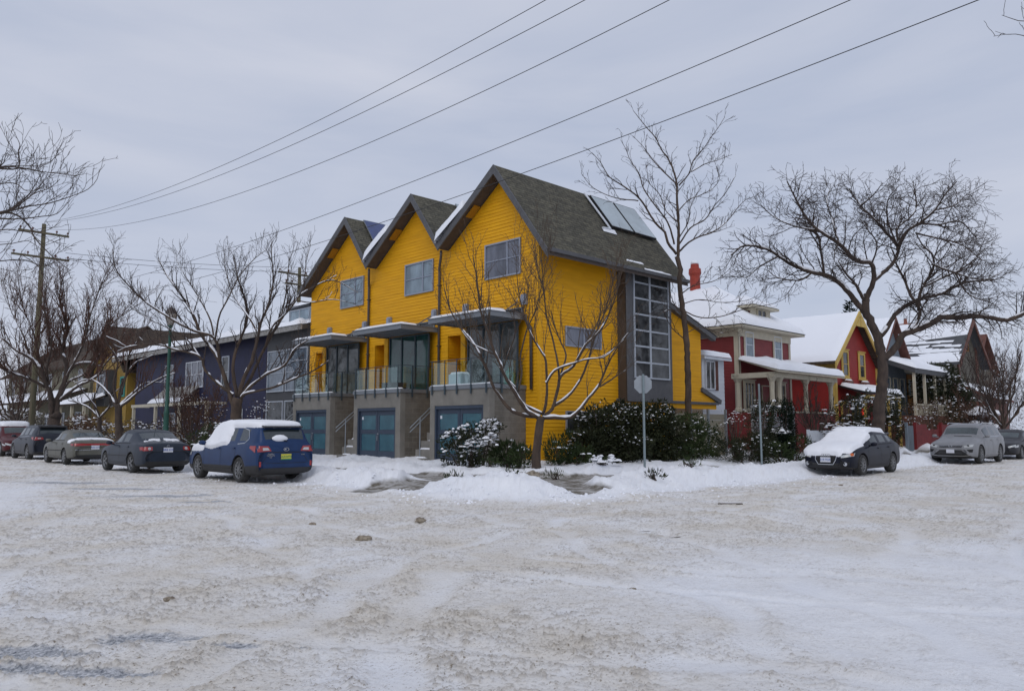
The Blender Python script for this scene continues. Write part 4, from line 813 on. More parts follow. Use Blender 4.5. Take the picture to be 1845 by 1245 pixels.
# T1: pollarded tree at the corner
T1=[([(966,846),(967,815),(970,785),(974,762),(975,750)],8.5,7.0),
([(974,752),(946,748),(924,741),(909,726),(891,701),(883,682),(875,660),(853,619),(830,590),(812,560),(800,520)],4.2,1.0,1.2),
([(970,752),(951,742),(935,720),(924,701),(909,677),(902,657),(891,636),(880,600),(866,560),(860,510),(852,460)],4.2,.9,-1.3),
([(976,745),(948,732),(932,714),(928,698),(912,682),(900,662)],3.2,1.5,.5),
([(934,705),(940,668),(937,644),(951,589),(962,567),(975,520),(985,470),(1000,430)],2.0,.5,1.0),
([(977,748),(984,728),(985,687),(983,649),(976,635),(958,605),(945,570),(935,530),(930,480)],3.0,.6,-1.0),
([(978,750),(995,737),(1004,704),(1011,677),(1033,660),(1055,622),(1082,595),(1100,560),(1113,520),(1122,480)],3.8,.7,-1.2),
([(1008,685),(1004,649),(995,608),(984,567),(980,530),(968,480),(958,430)],2.2,.5,.9),
([(996,732),(1022,715),(1044,687),(1060,649),(1071,608),(1090,560),(1104,510),(1112,470)],3.0,.6,1.4),
([(978,753),(1000,752),(1028,752),(1048,735),(1060,718),(1077,698),(1096,655),(1115,622),(1132,600)],4.0,.9,-.8),
([(1080,697),(1100,685),(1115,674),(1130,667)],2.0,1.0,.2),
([(984,690),(1000,668),(1033,655),(1060,647),(1088,644),(1108,628),(1124,612)],2.4,.7,-.9),
([(1010,677),(1020,640),(1012,620),(1000,590),(992,560)],2.0,.8,.7),
([(893,640),(868,628),(850,618),(832,596)],1.6,.6,.4),([(905,668),(915,640),(928,600),(926,560),(940,520)],1.6,.5,-.7)]
S1=ST(dens=[2.8,2.9,2.6],len=[(1.0,2.6),(.45,1.1),(.2,.5)],up0=[.8,.25,.1],up=[.09,.04,.01],wander=[.11,.15,.18],ang=(.35,1.0),rmax=[.020,.010,.006],rmin=.0048,t0=.38,n=[8,6,4])
traced_tree('corner_tree','pollarded bare tree with snow lined limbs in front of the yellow side wall',(17.66,16.92,.25),T1,S1,bark='bark_brown',gate=.40,twig='twig_tan')
# T2: slender tall tree
b2=np.array([29.0,18.0,.3]); 
T2=[([(1241,815),(1240,751),(1240,687),(1237,617),(1231,564),(1224,511),(1226,486),(1219,461)],6.5,4.2),
([(1221,466),(1223,411),(1220,360),(1218,324),(1205,288),(1195,275),(1180,247),(1164,229),(1141,200)],3.4,.5,.3),
([(1219,458),(1203,437),(1198,419),(1180,401),(1154,360),(1128,339),(1098,319),(1082,293),(1066,275)],2.8,.5,-1.4),
([(1215,440),(1203,401),(1180,370),(1159,339),(1152,314),(1136,290),(1128,270),(1118,252)],2.0,.4,1.2),
([(1150,362),(1110,357),(1077,344),(1060,330),(1047,312)],1.2,.35,-.6),
([(1221,334),(1200,314),(1180,293),(1159,265),(1140,245)],1.5,.4,1.0),
([(1223,335),(1241,314),(1249,290),(1270,265),(1280,249),(1295,229),(1306,211)],1.5,.4,-.9),
([(1246,310),(1270,296),(1290,290),(1319,279)],1.1,.4,.5),
([(1222,455),(1241,437),(1259,427),(1283,419),(1308,401),(1329,375),(1344,360),(1362,354)],2.0,.4,1.1),
([(1224,440),(1244,411),(1270,396),(1288,370),(1306,350),(1326,316)],1.7,.4,-1.3),
([(1222,380),(1242,360),(1262,352),(1284,340),(1296,322),(1290,300)],1.3,.35,1.4),
([(1221,400),(1200,380),(1188,350),(1170,330),(1165,300)],1.3,.4,1.5),
([(1223,430),(1240,400),(1245,370),(1262,340)],1.2,.4,-1.2),
([(1231,560),(1262,572),(1300,570),(1345,556),(1400,545),(1435,523)],1.3,.3,.8),
([(1227,530),(1250,515),(1290,505),(1320,480)],1.3,.4,-1),([(1233,575),(1215,548),(1205,520)],1.2,.4,-.8),([(1238,615),(1210,590),(1195,560)],1.2,.5,.8),
([(1229,548),(1260,540),(1300,545),(1350,540),(1380,520)],1.0,.3,-1.2),([(1236,600),(1262,590),(1300,600),(1340,590)],1.0,.3,.7),([(1232,560),(1200,560),(1180,575)],1.0,.4,-.6)]
S2=ST(dens=[3.0,3.8,3.2],len=[(.45,1.3),(.25,.7),(.12,.35)],up0=[.35,.2,.1],up=[.04,.02,0],ang=(.4,.95),wander=[.14,.18,.2],rmin=.0075,rmax=[.022,.012,.008],t0=.15)
traced_tree('tall_slender_tree','tall slender bare tree rising beside the grey stair tower',(29.0,18.0,.3),T2,S2,Dz=.4,snow=True,gate=.62,bark='bark_brown')
# T3: broad tree
T3=[([(1581,812),(1582,780),(1586,720),(1590,680),(1590,655),(1584,620),(1573,590),(1560,562),(1561,541),(1557,532)],12.5,6.0),
([(1588,648),(1600,640),(1616,622),(1626,603),(1645,597),(1674,585),(1697,572),(1730,572),(1768,570),(1806,577),(1830,572),(1855,560)],6.5,3.2,-2.0),
([(1560,566),(1543,544),(1519,517),(1494,498),(1464,491),(1427,477),(1403,462),(1381,449),(1341,443),(1317,461)],5.5,1.2,1.5),
([(1557,545),(1565,530),(1574,504),(1571,477),(1540,468),(1513,440),(1476,416),(1452,391),(1433,357),(1418,327)],5.0,1.0,-2.2),
([(1575,506),(1611,471),(1617,443),(1599,422),(1574,394),(1550,370),(1530,340)],3.8,.9,2.0),
([(1617,446),(1632,419),(1660,400),(1684,379),(1703,351),(1724,327)],3.0,.8,-1.5),
([(1619,443),(1617,412),(1641,391),(1651,370),(1645,327)],2.4,.7,1.6),
([(1586,605),(1597,593),(1609,572),(1622,558),(1647,543),(1668,535),(1697,530),(1716,518),(1745,508),(1790,505)],4.6,1.3,1.8),
([(1641,595),(1653,580),(1657,558),(1641,532),(1632,510),(1614,474)],3.6,1.6,1.0),
([(1655,560),(1657,537),(1660,520),(1681,486),(1680,460),(1663,443),(1650,420)],3.0,.9,-1.8),
([(1660,518),(1700,500),(1740,480),(1775,448)],2.4,.7,1.2),([(1679,476),(1721,492),(1770,504),(1805,492)],2.0,.7,-1.2),
([(1485,494),(1479,449),(1476,428),(1464,406),(1470,370)],2.2,.7,1.2),([(1556,540),(1540,510),(1528,498),(1510,470)],3.0,.8,-1.6),
([(1660,402),(1690,405),(1730,400),(1760,430)],2.0,.7,1.6),([(1550,372),(1575,350),(1590,330)],1.6,.6,-1),([(1476,416),(1440,410),(1400,395),(1370,370)],1.8,.6,1.4),
([(1403,462),(1370,480),(1345,500),(1330,495)],1.5,.6,-1),([(1721,492),(1745,530),(1785,545)],1.6,.6,1.3),([(1464,491),(1440,505),(1400,500),(1385,488)],1.8,.7,-1.2),
([(1617,443),(1600,400),(1600,360),(1620,335)],1.8,.6,-2.4),([(1684,379),(1720,370),(1745,350),(1760,370)],1.5,.5,2),([(1513,440),(1500,400),(1490,360),(1500,330)],1.8,.6,2.5),([(1571,477),(1580,440),(1560,410),(1550,395)],1.6,.6,-2.2),([(1650,420),(1690,430),(1730,440),(1770,470)],1.6,.6,-2.6)]
S3=ST(dens=[4.4,4.4,3.6],len=[(.8,2.0),(.4,1.1),(.2,.6)],up0=[.15,.05,0],up=[.02,-.02,-.03],wander=[.15,.17,.2],ang=(.5,1.15),rmin=.0085,rmax=[.03,.014,.009],t0=.22,n=[7,6,5])
traced_tree('spreading_tree','broad spreading bare tree with dense twigs behind the snow covered dark hatchback',(35.75,13.35,.2),T3,S3,Dz=.4,gate=.45,snowlev=0,bark='bark',thin=1.0)
# T4: left-centre tree
T4=[([(425,815),(425,775),(425,740),(428,718)],11.5,9.5),
([(420,730),(409,695),(396,653),(383,631),(362,602),(345,560),(325,530),(300,495),(285,465)],5.2,1.0,1.2),
([(398,655),(386,610),(348,596),(314,578),(266,547),(232,515),(208,483),(203,449)],3.6,.8,-1.6),
([(420,712),(391,690),(370,668),(359,642),(319,631),(280,621),(226,626),(206,640)],3.6,.8,-.8),
([(427,715),(420,668),(425,631),(436,605),(446,570),(440,535),(428,500),(420,460)],4.4,.8,1.0),
([(430,715),(439,682),(454,650),(465,605),(470,580),(481,557),(492,510),(489,456),(490,436)],4.8,.7,-1.2),
([(432,716),(454,676),(476,629),(505,578),(531,541),(560,520),(600,505),(645,528)],4.2,.6,1.6),
([(433,718),(454,695),(478,676),(513,658),(531,629),(556,612)],3.6,1.3,-1.5),
([(438,712),(447,708),(492,698),(539,679),(563,669),(592,650)],3.0,1.2,-2.0),
([(386,612),(380,580),(366,550),(348,520),(326,485),(316,462)],2.0,.5,1.4),([(388,612),(395,570),(412,536),(430,500),(455,470),(480,450)],2.2,.5,-1.0),
([(462,596),(449,573),(420,531),(407,488),(404,456)],2.0,.5,1.2),([(476,630),(490,590),(520,560),(545,520),(552,470),(560,440)],2.2,.5,-1.2),([(505,578),(515,530),(520,480),(528,450)],1.8,.5,.8),([(359,642),(335,610),(300,590),(262,572),(235,550)],1.8,.5,1.2),([(531,541),(560,545),(600,540),(640,548)],1.5,.4,-1)]
S4=ST(dens=[4.2,3.6,3.0],len=[(.6,1.6),(.3,.8),(.15,.45)],up0=[.7,.3,.15],up=[.08,.04,.01],wander=[.12,.16,.18],ang=(.4,1.0),rmin=.0060,rmax=[.024,.012,.008],t0=.3,n=[8,6,4])
traced_tree('boulevard_tree','large bare vase shaped tree with snow on its limbs behind the blue wagon',(13.3,28.6,.3),T4,S4,gate=.40,bark='bark_brown',thin=.82)
# T5: thick forked tree on the far left
T5=[([(100,812),(98,766),(97,745)],12,10),
([(102,750),(104,722),(117,684),(121,660),(112,630),(122,590),(108,545),(112,500)],7.5,.9,1.5),
([(94,750),(90,711),(82,689),(74,667),(52,643),(30,632),(5,610)],7,2.0,-1.5),([(82,697),(55,684),(23,673),(0,662)],3.8,2.2,-2),
([(120,676),(137,657),(164,654),(180,660),(192,640)],3.4,1.5,1.0),([(108,722),(137,698),(175,678),(191,654),(208,634),(225,600)],3.8,.9,-1.6),
([(104,728),(123,689),(153,673),(186,629),(197,588),(232,561),(262,540)],3.6,.7,1.8),([(88,700),(72,650),(60,600),(42,555),(32,500)],3.2,.6,1.4),
([(117,684),(150,620),(162,570),(180,520),(192,488)],3.0,.6,-1.5),([(55,645),(40,600),(20,560),(10,520)],2.4,.6,.8),([(100,735),(85,670),(92,620),(80,560),(85,500)],3.0,.6,-1.8)]
S5=ST(dens=[3.4,3.4,2.4],len=[(1.4,3.2),(.6,1.5),(.3,.8)],up0=[.8,.4,.2],up=[.09,.05,.02],wander=[.12,.15,.18],ang=(.35,.95),rmin=.0095,rmax=[.035,.018,.012],t0=.3,n=[8,6,4])
traced_tree('forked_tree','thick forked bare tree with snowy limbs next to the far left utility pole',(13.2,49.5,.3),T5,S5,gate=.34,twig='twig_red',thin=.72)
T6=[([(214,808),(214,782),(214,747),(212,728)],7.5,6),([(210,735),(197,711),(175,689),(153,684),(140,690)],2.6,.9,1),([(217,733),(232,722),(254,703),(290,681),(315,672)],2.6,.8,-1),
([(214,728),(218,695),(240,657),(262,646),(275,640)],2.4,.7,1),([(216,730),(235,712),(262,690),(300,690)],2.0,.6,1.5),([(211,728),(205,690),(212,650),(190,610),(200,570)],2.4,.5,-1),([(213,728),(226,680),(232,640),(256,600),(262,560)],2.2,.5,1.2)]
traced_tree('snowy_plum_tree','small bare street tree with snowy limbs between the two dark sedans',(13.3,41.4,.3),T6,ST(dens=[2.6,2.8,2],len=[(.8,2.2),(.4,1.0),(.2,.5)],up0=[.8,.5,.3],up=[.1,.06,.03],rmin=.009,t0=.3),gate=.30,twig='twig_red')
T6b=[([(179,805),(179,775),(179,752)],4.5,3.8),([(178,753),(164,738),(147,728),(123,721)],2.2,.9,.8),([(179,753),(197,733),(203,712),(215,700)],2.2,.7,-.8),([(178,752),(168,725),(176,700),(182,680)],2,.6,.6),([(180,750),(170,730),(150,706),(138,690)],1.8,.6,-1)]
traced_tree('snowy_sapling','little low branching sapling thick with snow between the forked and plum trees',(13.6,45.5,.3),T6b,ST(dens=[3,3,2],len=[(.5,1.5),(.3,.7),(.2,.4)],up0=[.8,.5,.3],rmin=.009,t0=.3),gate=.2)
T7=[([(-231,812),(-230,650),(-225,520),(-215,440)],16,11),([(-218,450),(-120,410),(-50,390),(22,380),(51,372),(87,367),(128,354),(159,341),(175,323),(179,305)],3,.4,-1),
([(-60,392),(0,385),(46,357),(69,323),(80,300)],2.2,.5,1),([(-20,386),(22,377),(60,350),(90,339),(108,323)],2,.5,-1.2),([(-215,440),(-130,350),(-50,310),(22,299),(67,299),(92,291),(107,275)],2.8,.4,1),
([(-40,308),(22,301),(77,310),(121,313),(125,303)],2,.4,-1),([(-5,304),(33,303),(33,272),(36,262),(23,233)],1.8,.4,.8),([(-40,390),(22,395),(77,390),(103,385),(128,359)],2,.4,1.5),
([(-30,385),(22,385),(51,405),(64,431),(103,470),(128,488)],2.4,.5,-.8),([(-228,500),(-120,450),(-50,445),(22,439),(51,434),(77,452)],2.6,.5,.5),([(-100,360),(-40,340),(22,330),(50,345),(85,335)],2,.4,-1.6),([(-100,448),(-20,470),(40,468),(80,480),(110,465)],2,.4,1.2),([(-90,440),(0,415),(50,418),(85,415),(110,400)],1.8,.4,-1)]
traced_tree('overhanging_tree','big bare tree whose thin branches reach in from beyond the left edge',(2.9,27.2,.0),T7,ST(dens=[2.3,2.6,2.5],len=[(.7,1.9),(.3,.9),(.15,.5)],up0=[.4,.2,.1],wander=[.13,.16,.18],up=[.07,.05,.02],rmin=.0065,rmax=[.02,.011,.008],t0=.2),snow=False)
# free standing procedural trees
def free_tree(name,label,base,h,spread,nl,S,group=None,r=.12,bark='bark',twig='twig',snow=True,fork=.25,gate=.4,lean=0,cat='bare tree'):
    base=np.array(base,float); t=thing(name,tuple(base),label,cat,group); limbs=[]
    tp=base+np.array([lean,0,h*fork]); P=catmull([base-[0,0,.1],base+np.array([lean*.3,.03,h*fork*.5]),tp],.15); limbs.append((P,np.linspace(r*1.2,r*.9,len(P))))
    for i in range(nl):
        a=2*math.pi*(i+rng.uniform(-.3,.3))/nl; e=rng.uniform(.35,1)*spread; hh=h*rng.uniform(.75,1)*(1-.25*(e/spread)**2)
        q=[tp-[0,0,h*fork*.2*rng.random()],tp+np.array([math.cos(a)*e*.45,math.sin(a)*e*.45,(hh-h*fork)*.3]),tp+np.array([math.cos(a)*e*.8,math.sin(a)*e*.8,(hh-h*fork)*.65]),tp+np.array([math.cos(a)*e,math.sin(a)*e,(hh-h*fork)])]
        P=catmull(q,.25); P+=rng.normal(0,.03,P.shape); limbs.append((P,np.linspace(r*.6,max(r*.1,S['rmin']),len(P))))
    out=[[] for _ in S['n']]
    for P,R in limbs[1:]: sprout(out,P,R,0,S,3,t0=.2)
    b=MB(); [b.tube(P,R,6) for P,R in limbs]; b.build('trunk',bark,t,smooth=True)
    v,f=batch_tubes([c for l in out for c in l],3); fast_mesh('crown',v,f,twig,t)
    if snow: tubes('snow',snow_chains(limbs[1:],gate=gate)+snow_chains(out[0],rmin=.008,gate=gate+.08,maxz=.6),5,'snow',t)
    return t
G='bare trees far behind the houses'
SB=ST(dens=[2.0,2.4,1.6],len=[(1.2,3),(.6,1.5),(.3,.8)],up0=[.8,.5,.3],up=[.1,.06,.03],rmin=.014,rmax=[.03,.02,.016],n=[6,5,4])
def gp(px,D,z=0): q=atD(px,770,D); return (q[0],q[1],z)
for i,(px,D,h,sp,lb) in enumerate(((60,84,17,6,'hazy bare tree behind the beige house, at the far left'),(125,82,18,6,'tall hazy bare tree above the beige house roof'),(172,80,15.5,5,'bare tree above the gap between the beige and ochre houses'),(262,86,14,6,'low bare tree crown above the ochre house ridge'),(325,88,13,5,'faint bare tree crown behind the street lamp'))):
    free_tree('background_tree',lb,gp(px,D),h,sp,7,SB,G,r=.2,twig='twig_red',snow=False)
for i,(px,D,h,sp,lb) in enumerate(((1690,78,13,4.5,'bare tree crown above the olive house roof'),(1792,95,14,5,'hazy bare tree at the far right edge behind the brown gable'),(1750,110,14,5,'distant bare tree beside the brown gable roof'))):
    free_tree('background_tree',lb,gp(px,D),h,sp,7,SB,G,r=.2,twig='twig_red',snow=False)
S9=ST(dens=[3.2,3.4,2.2],len=[(.8,2.0),(.4,.9),(.2,.5)],up0=[.8,.5,.3],up=[.1,.05,.02],rmin=.011,rmax=[.022,.014,.011],n=[7,5,4])
free_tree('garden_tree','small twiggy bare tree with snowy limbs behind the silver car, at the right edge',gp(1808,50),7.6,3.4,10,S9,r=.12,fork=.22,gate=.3,bark='bark_brown')
free_tree('porch_tree','short upright clipped bare tree standing in front of the red porch',gp(1466,38.5),4.0,1.15,9,ST(dens=[5,5,4],len=[(.4,.9),(.2,.5),(.1,.25)],up0=[1,.6,.3],up=[.12,.05,.02],rmin=.009,rmax=[.016,.011,.009]),r=.07,fork=.32,gate=.35,bark='bark_brown')
free_tree('garden_tree','leafless twiggy shrub like tree in front of the olive shingled house',gp(1765,56),5.5,3.2,9,S9,r=.12,fork=.12,gate=.3,twig='twig_red')
free_tree('garden_tree','reddish twiggy bare tree rising before the beige house porch at the far left',gp(28,57),8.5,4.0,9,S9,r=.14,fork=.2,twig='twig_red',gate=.4)
free_tree('garden_tree','small reddish bare tree before the indigo house beside the lamp post',gp(345,41),4.6,2.4,9,S9,r=.07,fork=.15,twig='twig_red',gate=.35)
# branch tips from a tree beyond the right edge
T8=[([(1990,830),(1985,500),(1975,250)],13,9),([(1975,260),(1930,150),(1870,80),(1830,62),(1790,66)],3,.4,.5),([(1940,160),(1880,50),(1835,38),(1805,28)],2,.4,-1),([(1978,300),(2040,180),(2100,80)],3,.5,1),([(1980,330),(2060,260),(2140,230)],3,.5,-1)]
traced_tree('kerb_tree','bare tree beyond the right edge, only its top left twigs in view',gp(1990,17,0),T8,ST(dens=[1.6,2,1.5],len=[(.3,.9),(.2,.5),(.1,.3)],rmin=.006,t0=.5),snow=False)
# ================================================================ shrubs and evergreens
mat('leaf_dark',(.040,.046,.022),.5,col2=(.016,.020,.011),vscale=2,spec=.12); mat('leaf_green',(.050,.068,.024),.6,col2=(.018,.032,.012),vscale=2,spec=.15)
mat('leaf_brown',(.14,.070,.035),.8,col2=(.06,.035,.02),vscale=2); mat('conifer',(.014,.024,.015),.9,col2=(.006,.012,.008),vscale=2,spec=.05); mat('berry_red',(.35,.05,.02),.5)
mat('leaf_grey',(.12,.10,.075),.8,col2=(.05,.045,.04),vscale=2)
def pts_in(blobs,n,shell=.55):
    vol=np.array([b[3]*b[4]*b[5] for b in blobs]); idx=rng.choice(len(blobs),n,p=vol/vol.sum()); B=np.array([b[:6] for b in blobs])[idx]
    d=rng.normal(0,1,(n,3)); d/=np.linalg.norm(d,axis=1)[:,None]; rr=rng.random(n)**(1/3); rr=shell+(1-shell)*rr; rr*=1+.6*(fbm(d[:,0]*2.2+B[:,0],d[:,1]*2.2+d[:,2]*3+B[:,1],3)-.5)*2
    P=B[:,:3]+d*rr[:,None]*B[:,3:6]; return P,d
def leaves(P,d,ln,wd,up=.2):
    n=len(P); a=d*.8+rng.normal(0,.6,(n,3)); a[:,2]+=up; a/=np.linalg.norm(a,axis=1)[:,None]; b=np.cross(a,rng.normal(0,1,(n,3))); b/=np.linalg.norm(b,axis=1)[:,None]; c=np.cross(a,b)
    s=rng.uniform(.6,1.3,n)[:,None]; L_=ln*s; W_=wd*s
    V=np.stack([P,P+a*L_*.5+b*W_*.5+c*W_*.12,P+a*L_,P+a*L_*.5-b*W_*.5+c*W_*.12],1).reshape(-1,3); return V,np.arange(4*n).reshape(n,4)
def tufts(P,sx,sz):
    n=len(P); a=np.arange(6)*math.pi/3; V=[];F=[]; s=rng.uniform(.5,1.5,n)*sx; z=rng.uniform(.5,1.2,n)*sz
    ring=np.stack([np.cos(a),np.sin(a)],1); r1=P[:,None,:]+np.concatenate([ring[None]*s[:,None,None]*rng.uniform(.7,1.2,(n,6,1)),np.zeros((n,6,1))-z[:,None,None]*.15],2)
    r2=P[:,None,:]+np.concatenate([ring[None]*s[:,None,None]*.6,np.zeros((n,6,1))+z[:,None,None]*.75],2); top=P+np.stack([0*z,0*z,z],1)
    V=np.concatenate([r1,r2,top[:,None]],1).reshape(-1,3); o=(np.arange(n)*13)[:,None]; j=np.arange(6); k=(j+1)%6
    F1=np.stack([o+j,o+k,o+k+6,o+j+6],-1).reshape(-1,4); F2=np.stack([o+6+j,o+6+k,o+12+0*j,o+12+0*j],-1).reshape(-1,4)
    return V,F1,F2
def shrub(name,label,cat,blobs,n,ln,wd,m='leaf_dark',snow=.05,ss=(.09,.05),group=None,stems=8,shell=.5,extra=None,up=.2,clump=.5,topbias=.25,fill=True):
    c=np.mean([b[:2] for b in blobs],axis=0); g=gz(*c); t=thing(name,(c[0],c[1],g),label,cat,group)
    if fill: blobs=list(blobs)+[(b[0],b[1],(b[2]-b[5]*.3+g)/2,b[3]*.95,b[4]*.95,max(.15,(b[2]-b[5]*.3-g)*.55)) for b in blobs if b[2]-b[5]-g>.05]
    if n>4000 and len(blobs)>2: blobs=list(blobs)+[(b[0]+math.cos(a)*b[3]*.85,b[1]+math.sin(a)*b[4]*.5,b[2]+b[5]*rng.uniform(.3,.95),b[3]*.24,b[4]*.24,b[5]*.34) for b in blobs[:4] for a in rng.uniform(0,6.28,5)]
    P,d=pts_in(blobs,n,shell); k=P[:,2]>g+.03; P,d=P[k],d[k]; V,F=leaves(P,d,ln,wd,up); fast_mesh('foliage',V,F,m,t,smooth=False)
    st=[]
    for i in range(stems):
        b=blobs[rng.integers(len(blobs))]; q=np.array([b[0]+rng.uniform(-.5,.5)*b[3],b[1]+rng.uniform(-.5,.5)*b[4],b[2]+b[5]*.5]); p0=np.array([b[0]*.6+c[0]*.4,b[1]*.6+c[1]*.4,g-.05]); st.append((catmull([p0,(p0+q)/2+rng.normal(0,.1,3),q],.3)[:6] if False else np.linspace(p0,q,5)+rng.normal(0,.04,(5,3)),np.linspace(.03,.012,5)))
    if st: tubes('stem',st,5,'bark',t)
    if snow:
        k=(d[:,2]>topbias)&(fbm(P[:,0]*2.3,P[:,1]*2.3+P[:,2]*2.3,3)>clump); Q=P[k]; m_=int(n*snow)
        if len(Q): Q=Q[rng.choice(len(Q),min(len(Q),m_),replace=False)]; V,F1,F2=tufts(Q+[0,0,.02],*ss); me=MB(); me.v=V.tolist(); me.f=[tuple(f) for f in F1.tolist()]+[tuple(f[:3]) for f in F2.tolist()]; me.m=[0]*len(me.f); me.n=len(V); me.build('snow','snow',t,smooth=True)
    return t
def wp(px,py,X=None,Y=None):
    r=wray(px,py); k=(X/r[0]) if X is not None else Y/r[1]; return CC+r*k
def pxblob(px,py,rx,rz,Y=None,X=None,ry=None):
    q=wp(px,py,X=X,Y=Y); D=float((q-CC)@CF); k=D/FP; return (q[0],q[1],q[2],rx*k,(ry or rx)*k,rz*k)
shrub('rhododendron','dark rhododendron dusted with snow under the lower side window','shrub',[pxblob(1075,765,38,28,Y=18.4),pxblob(1110,755,35,30,Y=18.4),pxblob(1060,805,30,30,Y=18.2),pxblob(1115,805,40,38,Y=18.2)],12000,.15,.055,snow=.035,ss=(.05,.03),stems=14,clump=.5)
shrub('rhododendron','big dark rhododendron speckled with snow below the grey stair tower','shrub',[pxblob(1150,765,45,35,Y=18.2),pxblob(1180,785,45,50,Y=18.0),pxblob(1135,810,38,35,Y=17.8),pxblob(1195,820,30,30,Y=17.8)],16000,.15,.055,snow=.03,ss=(.045,.028),stems=12,clump=.52)
shrub('laurel_bush','rounded green bush growing round the tall slender trunk','shrub',[pxblob(1235,790,42,38,Y=17.8),pxblob(1265,800,34,38,Y=17.8),pxblob(1218,820,32,26,Y=17.5),pxblob(1265,825,32,22,Y=17.4)],8500,.12,.045,m='leaf_green',snow=.008,ss=(.05,.03),clump=.6,stems=10)
shrub('snowy_camellia','evergreen shrub heaped with snow before the nearest garage door','shrub',[pxblob(815,792,24,16,X=17.6),pxblob(852,776,26,13,X=17.4),pxblob(884,768,20,12,X=17.2),pxblob(845,800,20,18,X=17.5),pxblob(848,825,16,14,X=17.3)],3200,.12,.05,snow=.10,ss=(.07,.05),stems=12,clump=.46,topbias=.1)
shrub('spurge_plant','clump of upright dark spurge stems against the concrete garage side','plant',[pxblob(912,822,28,24,X=17.8),pxblob(940,825,22,20,X=17.7)],2200,.16,.035,m='leaf_green',snow=.004,up=1.2,stems=14)
shrub('spurge_plant','tall spurge stems between the pollarded tree and lower window','plant',[pxblob(1000,820,18,28,Y=18.4),pxblob(1025,815,14,35,Y=18.6),pxblob(1045,825,22,20,Y=18.0)],2400,.16,.035,m='leaf_green',snow=.006,up=1.2,stems=14)
shrub('low_evergreen','low green shrub with snow caps near the corner path','shrub',[pxblob(1085,845,32,18,Y=16.6),pxblob(1065,850,20,16,Y=16.3)],1800,.11,.035,m='leaf_green',snow=.05,stems=8)
for (px,py,lb) in ((905,848,'left'),(1000,856,'middle'),(820,853,'garage')): pass
for px,py,Y,lb in ((885,846,None,'tuft of frozen stems poking from the snow before the garage side'),(925,850,None,'tuft of stems in the snow left of the pollarded trunk'),(1000,850,None,'tuft of stems in the snow right of the pollarded trunk'),(1180,858,None,'tuft of dark leaves at the foot of the stop sign'),(820,855,None,'small dark sprig in the snow before the nearest garage'),(1245,850,None,'dark leaves poking from the snow by the round bush')):
    r=wray(px,py); k=(.32-1.6)/r[2]; q=CC+r*k; shrub('garden_sprig',lb,'plant',[(q[0],q[1],gz(q[0],q[1])+.10,.38,.25,.16)],90,.13,.03,m='leaf_green' if px!=1180 else 'leaf_dark',snow=0,up=1.5,stems=5,shell=.1,group='plant tufts in the front snow')
shrub('yew_hedge','tall dark clipped yew beside the red porch','shrub',[pxblob(1408,770,24,42,Y=16.6),pxblob(1405,805,27,28,Y=16.6),pxblob(1420,745,14,20,Y=16.6)],14000,.08,.035,m='conifer',snow=.002,ss=(.12,.08),clump=.5,topbias=.75)
shrub('cordyline_shrub','spiky dark shrub behind the plain metal post','shrub',[pxblob(1372,770,22,45,Y=16.4),pxblob(1350,810,32,24,Y=16.2),pxblob(1318,815,24,22,Y=16.2)],4200,.22,.03,m='leaf_dark',snow=.015,ss=(.05,.03),clump=.5,up=.6)
shrub('fern_bank','low leafy bank of plants left of the dark hatchback','shrub',[pxblob(1440,810,30,22,Y=15.8),pxblob(1395,820,30,20,Y=15.6)],2600,.15,.035,m='leaf_green',snow=.012,ss=(.05,.03))
shrub('bramble','thin brown bramble with snow flecks before the grey slat fence','shrub',[pxblob(1325,775,32,40,Y=16.6)],900,.10,.02,m='leaf_brown',snow=.08,stems=22,shell=.2,ss=(.035,.02))
shrub('arching_grass','arched snowy plant over the white picket fence','plant',[pxblob(1500,775,22,14,Y=16.2),pxblob(1535,775,34,14,Y=16.0)],1600,.18,.025,m='leaf_grey',snow=.10,ss=(.09,.035),clump=.4,topbias=.1)
shrub('juniper','loose green juniper with snow pads before the red gable house','shrub',[pxblob(1530,745,22,26,Y=17.2),pxblob(1555,740,20,34,Y=17.2),pxblob(1600,735,24,34,Y=17.2),pxblob(1490,755,14,18,Y=17.6)],9000,.14,.05,m='leaf_dark',snow=.02,ss=(.10,.05),clump=.5)
shrub('snowy_holly','large evergreen bush with snow on its crown before the olive house','shrub',[pxblob(1690,690,34,32,Y=19),pxblob(1665,705,22,28,Y=19),pxblob(1715,712,30,34,Y=18.6),pxblob(1740,740,20,30,Y=18.6)],15000,.20,.085,m='leaf_dark',snow=.022,ss=(.12,.08),clump=.45,topbias=.1)
shrub('rose_thicket','brown leafless thicket flecked with snow above the red fence','shrub',[pxblob(1650,750,36,26,Y=17.4),pxblob(1700,748,44,24,Y=17.4),pxblob(1745,760,36,24,Y=17.4),pxblob(1625,768,24,16,Y=17.2)],5200,.26,.022,m='leaf_brown',snow=.05,ss=(.05,.03),clump=.35,shell=.2,stems=40,topbias=-.5)
shrub('capped_hedge','dark clipped hedge wearing a thick flat cap of snow','hedge',[pxblob(1768,760,30,18,Y=16.8)],3200,.10,.05,m='conifer',snow=.25,ss=(.28,.22),clump=.0,topbias=.6)
shrub('rose_thicket','brown thicket with snow at the far right edge above the silver car','shrub',[pxblob(1790,700,26,50,Y=20),pxblob(1815,690,26,60,Y=20)],3800,.3,.03,m='leaf_brown',snow=.04,ss=(.07,.04),clump=.35,shell=.2,stems=20,topbias=-.5)
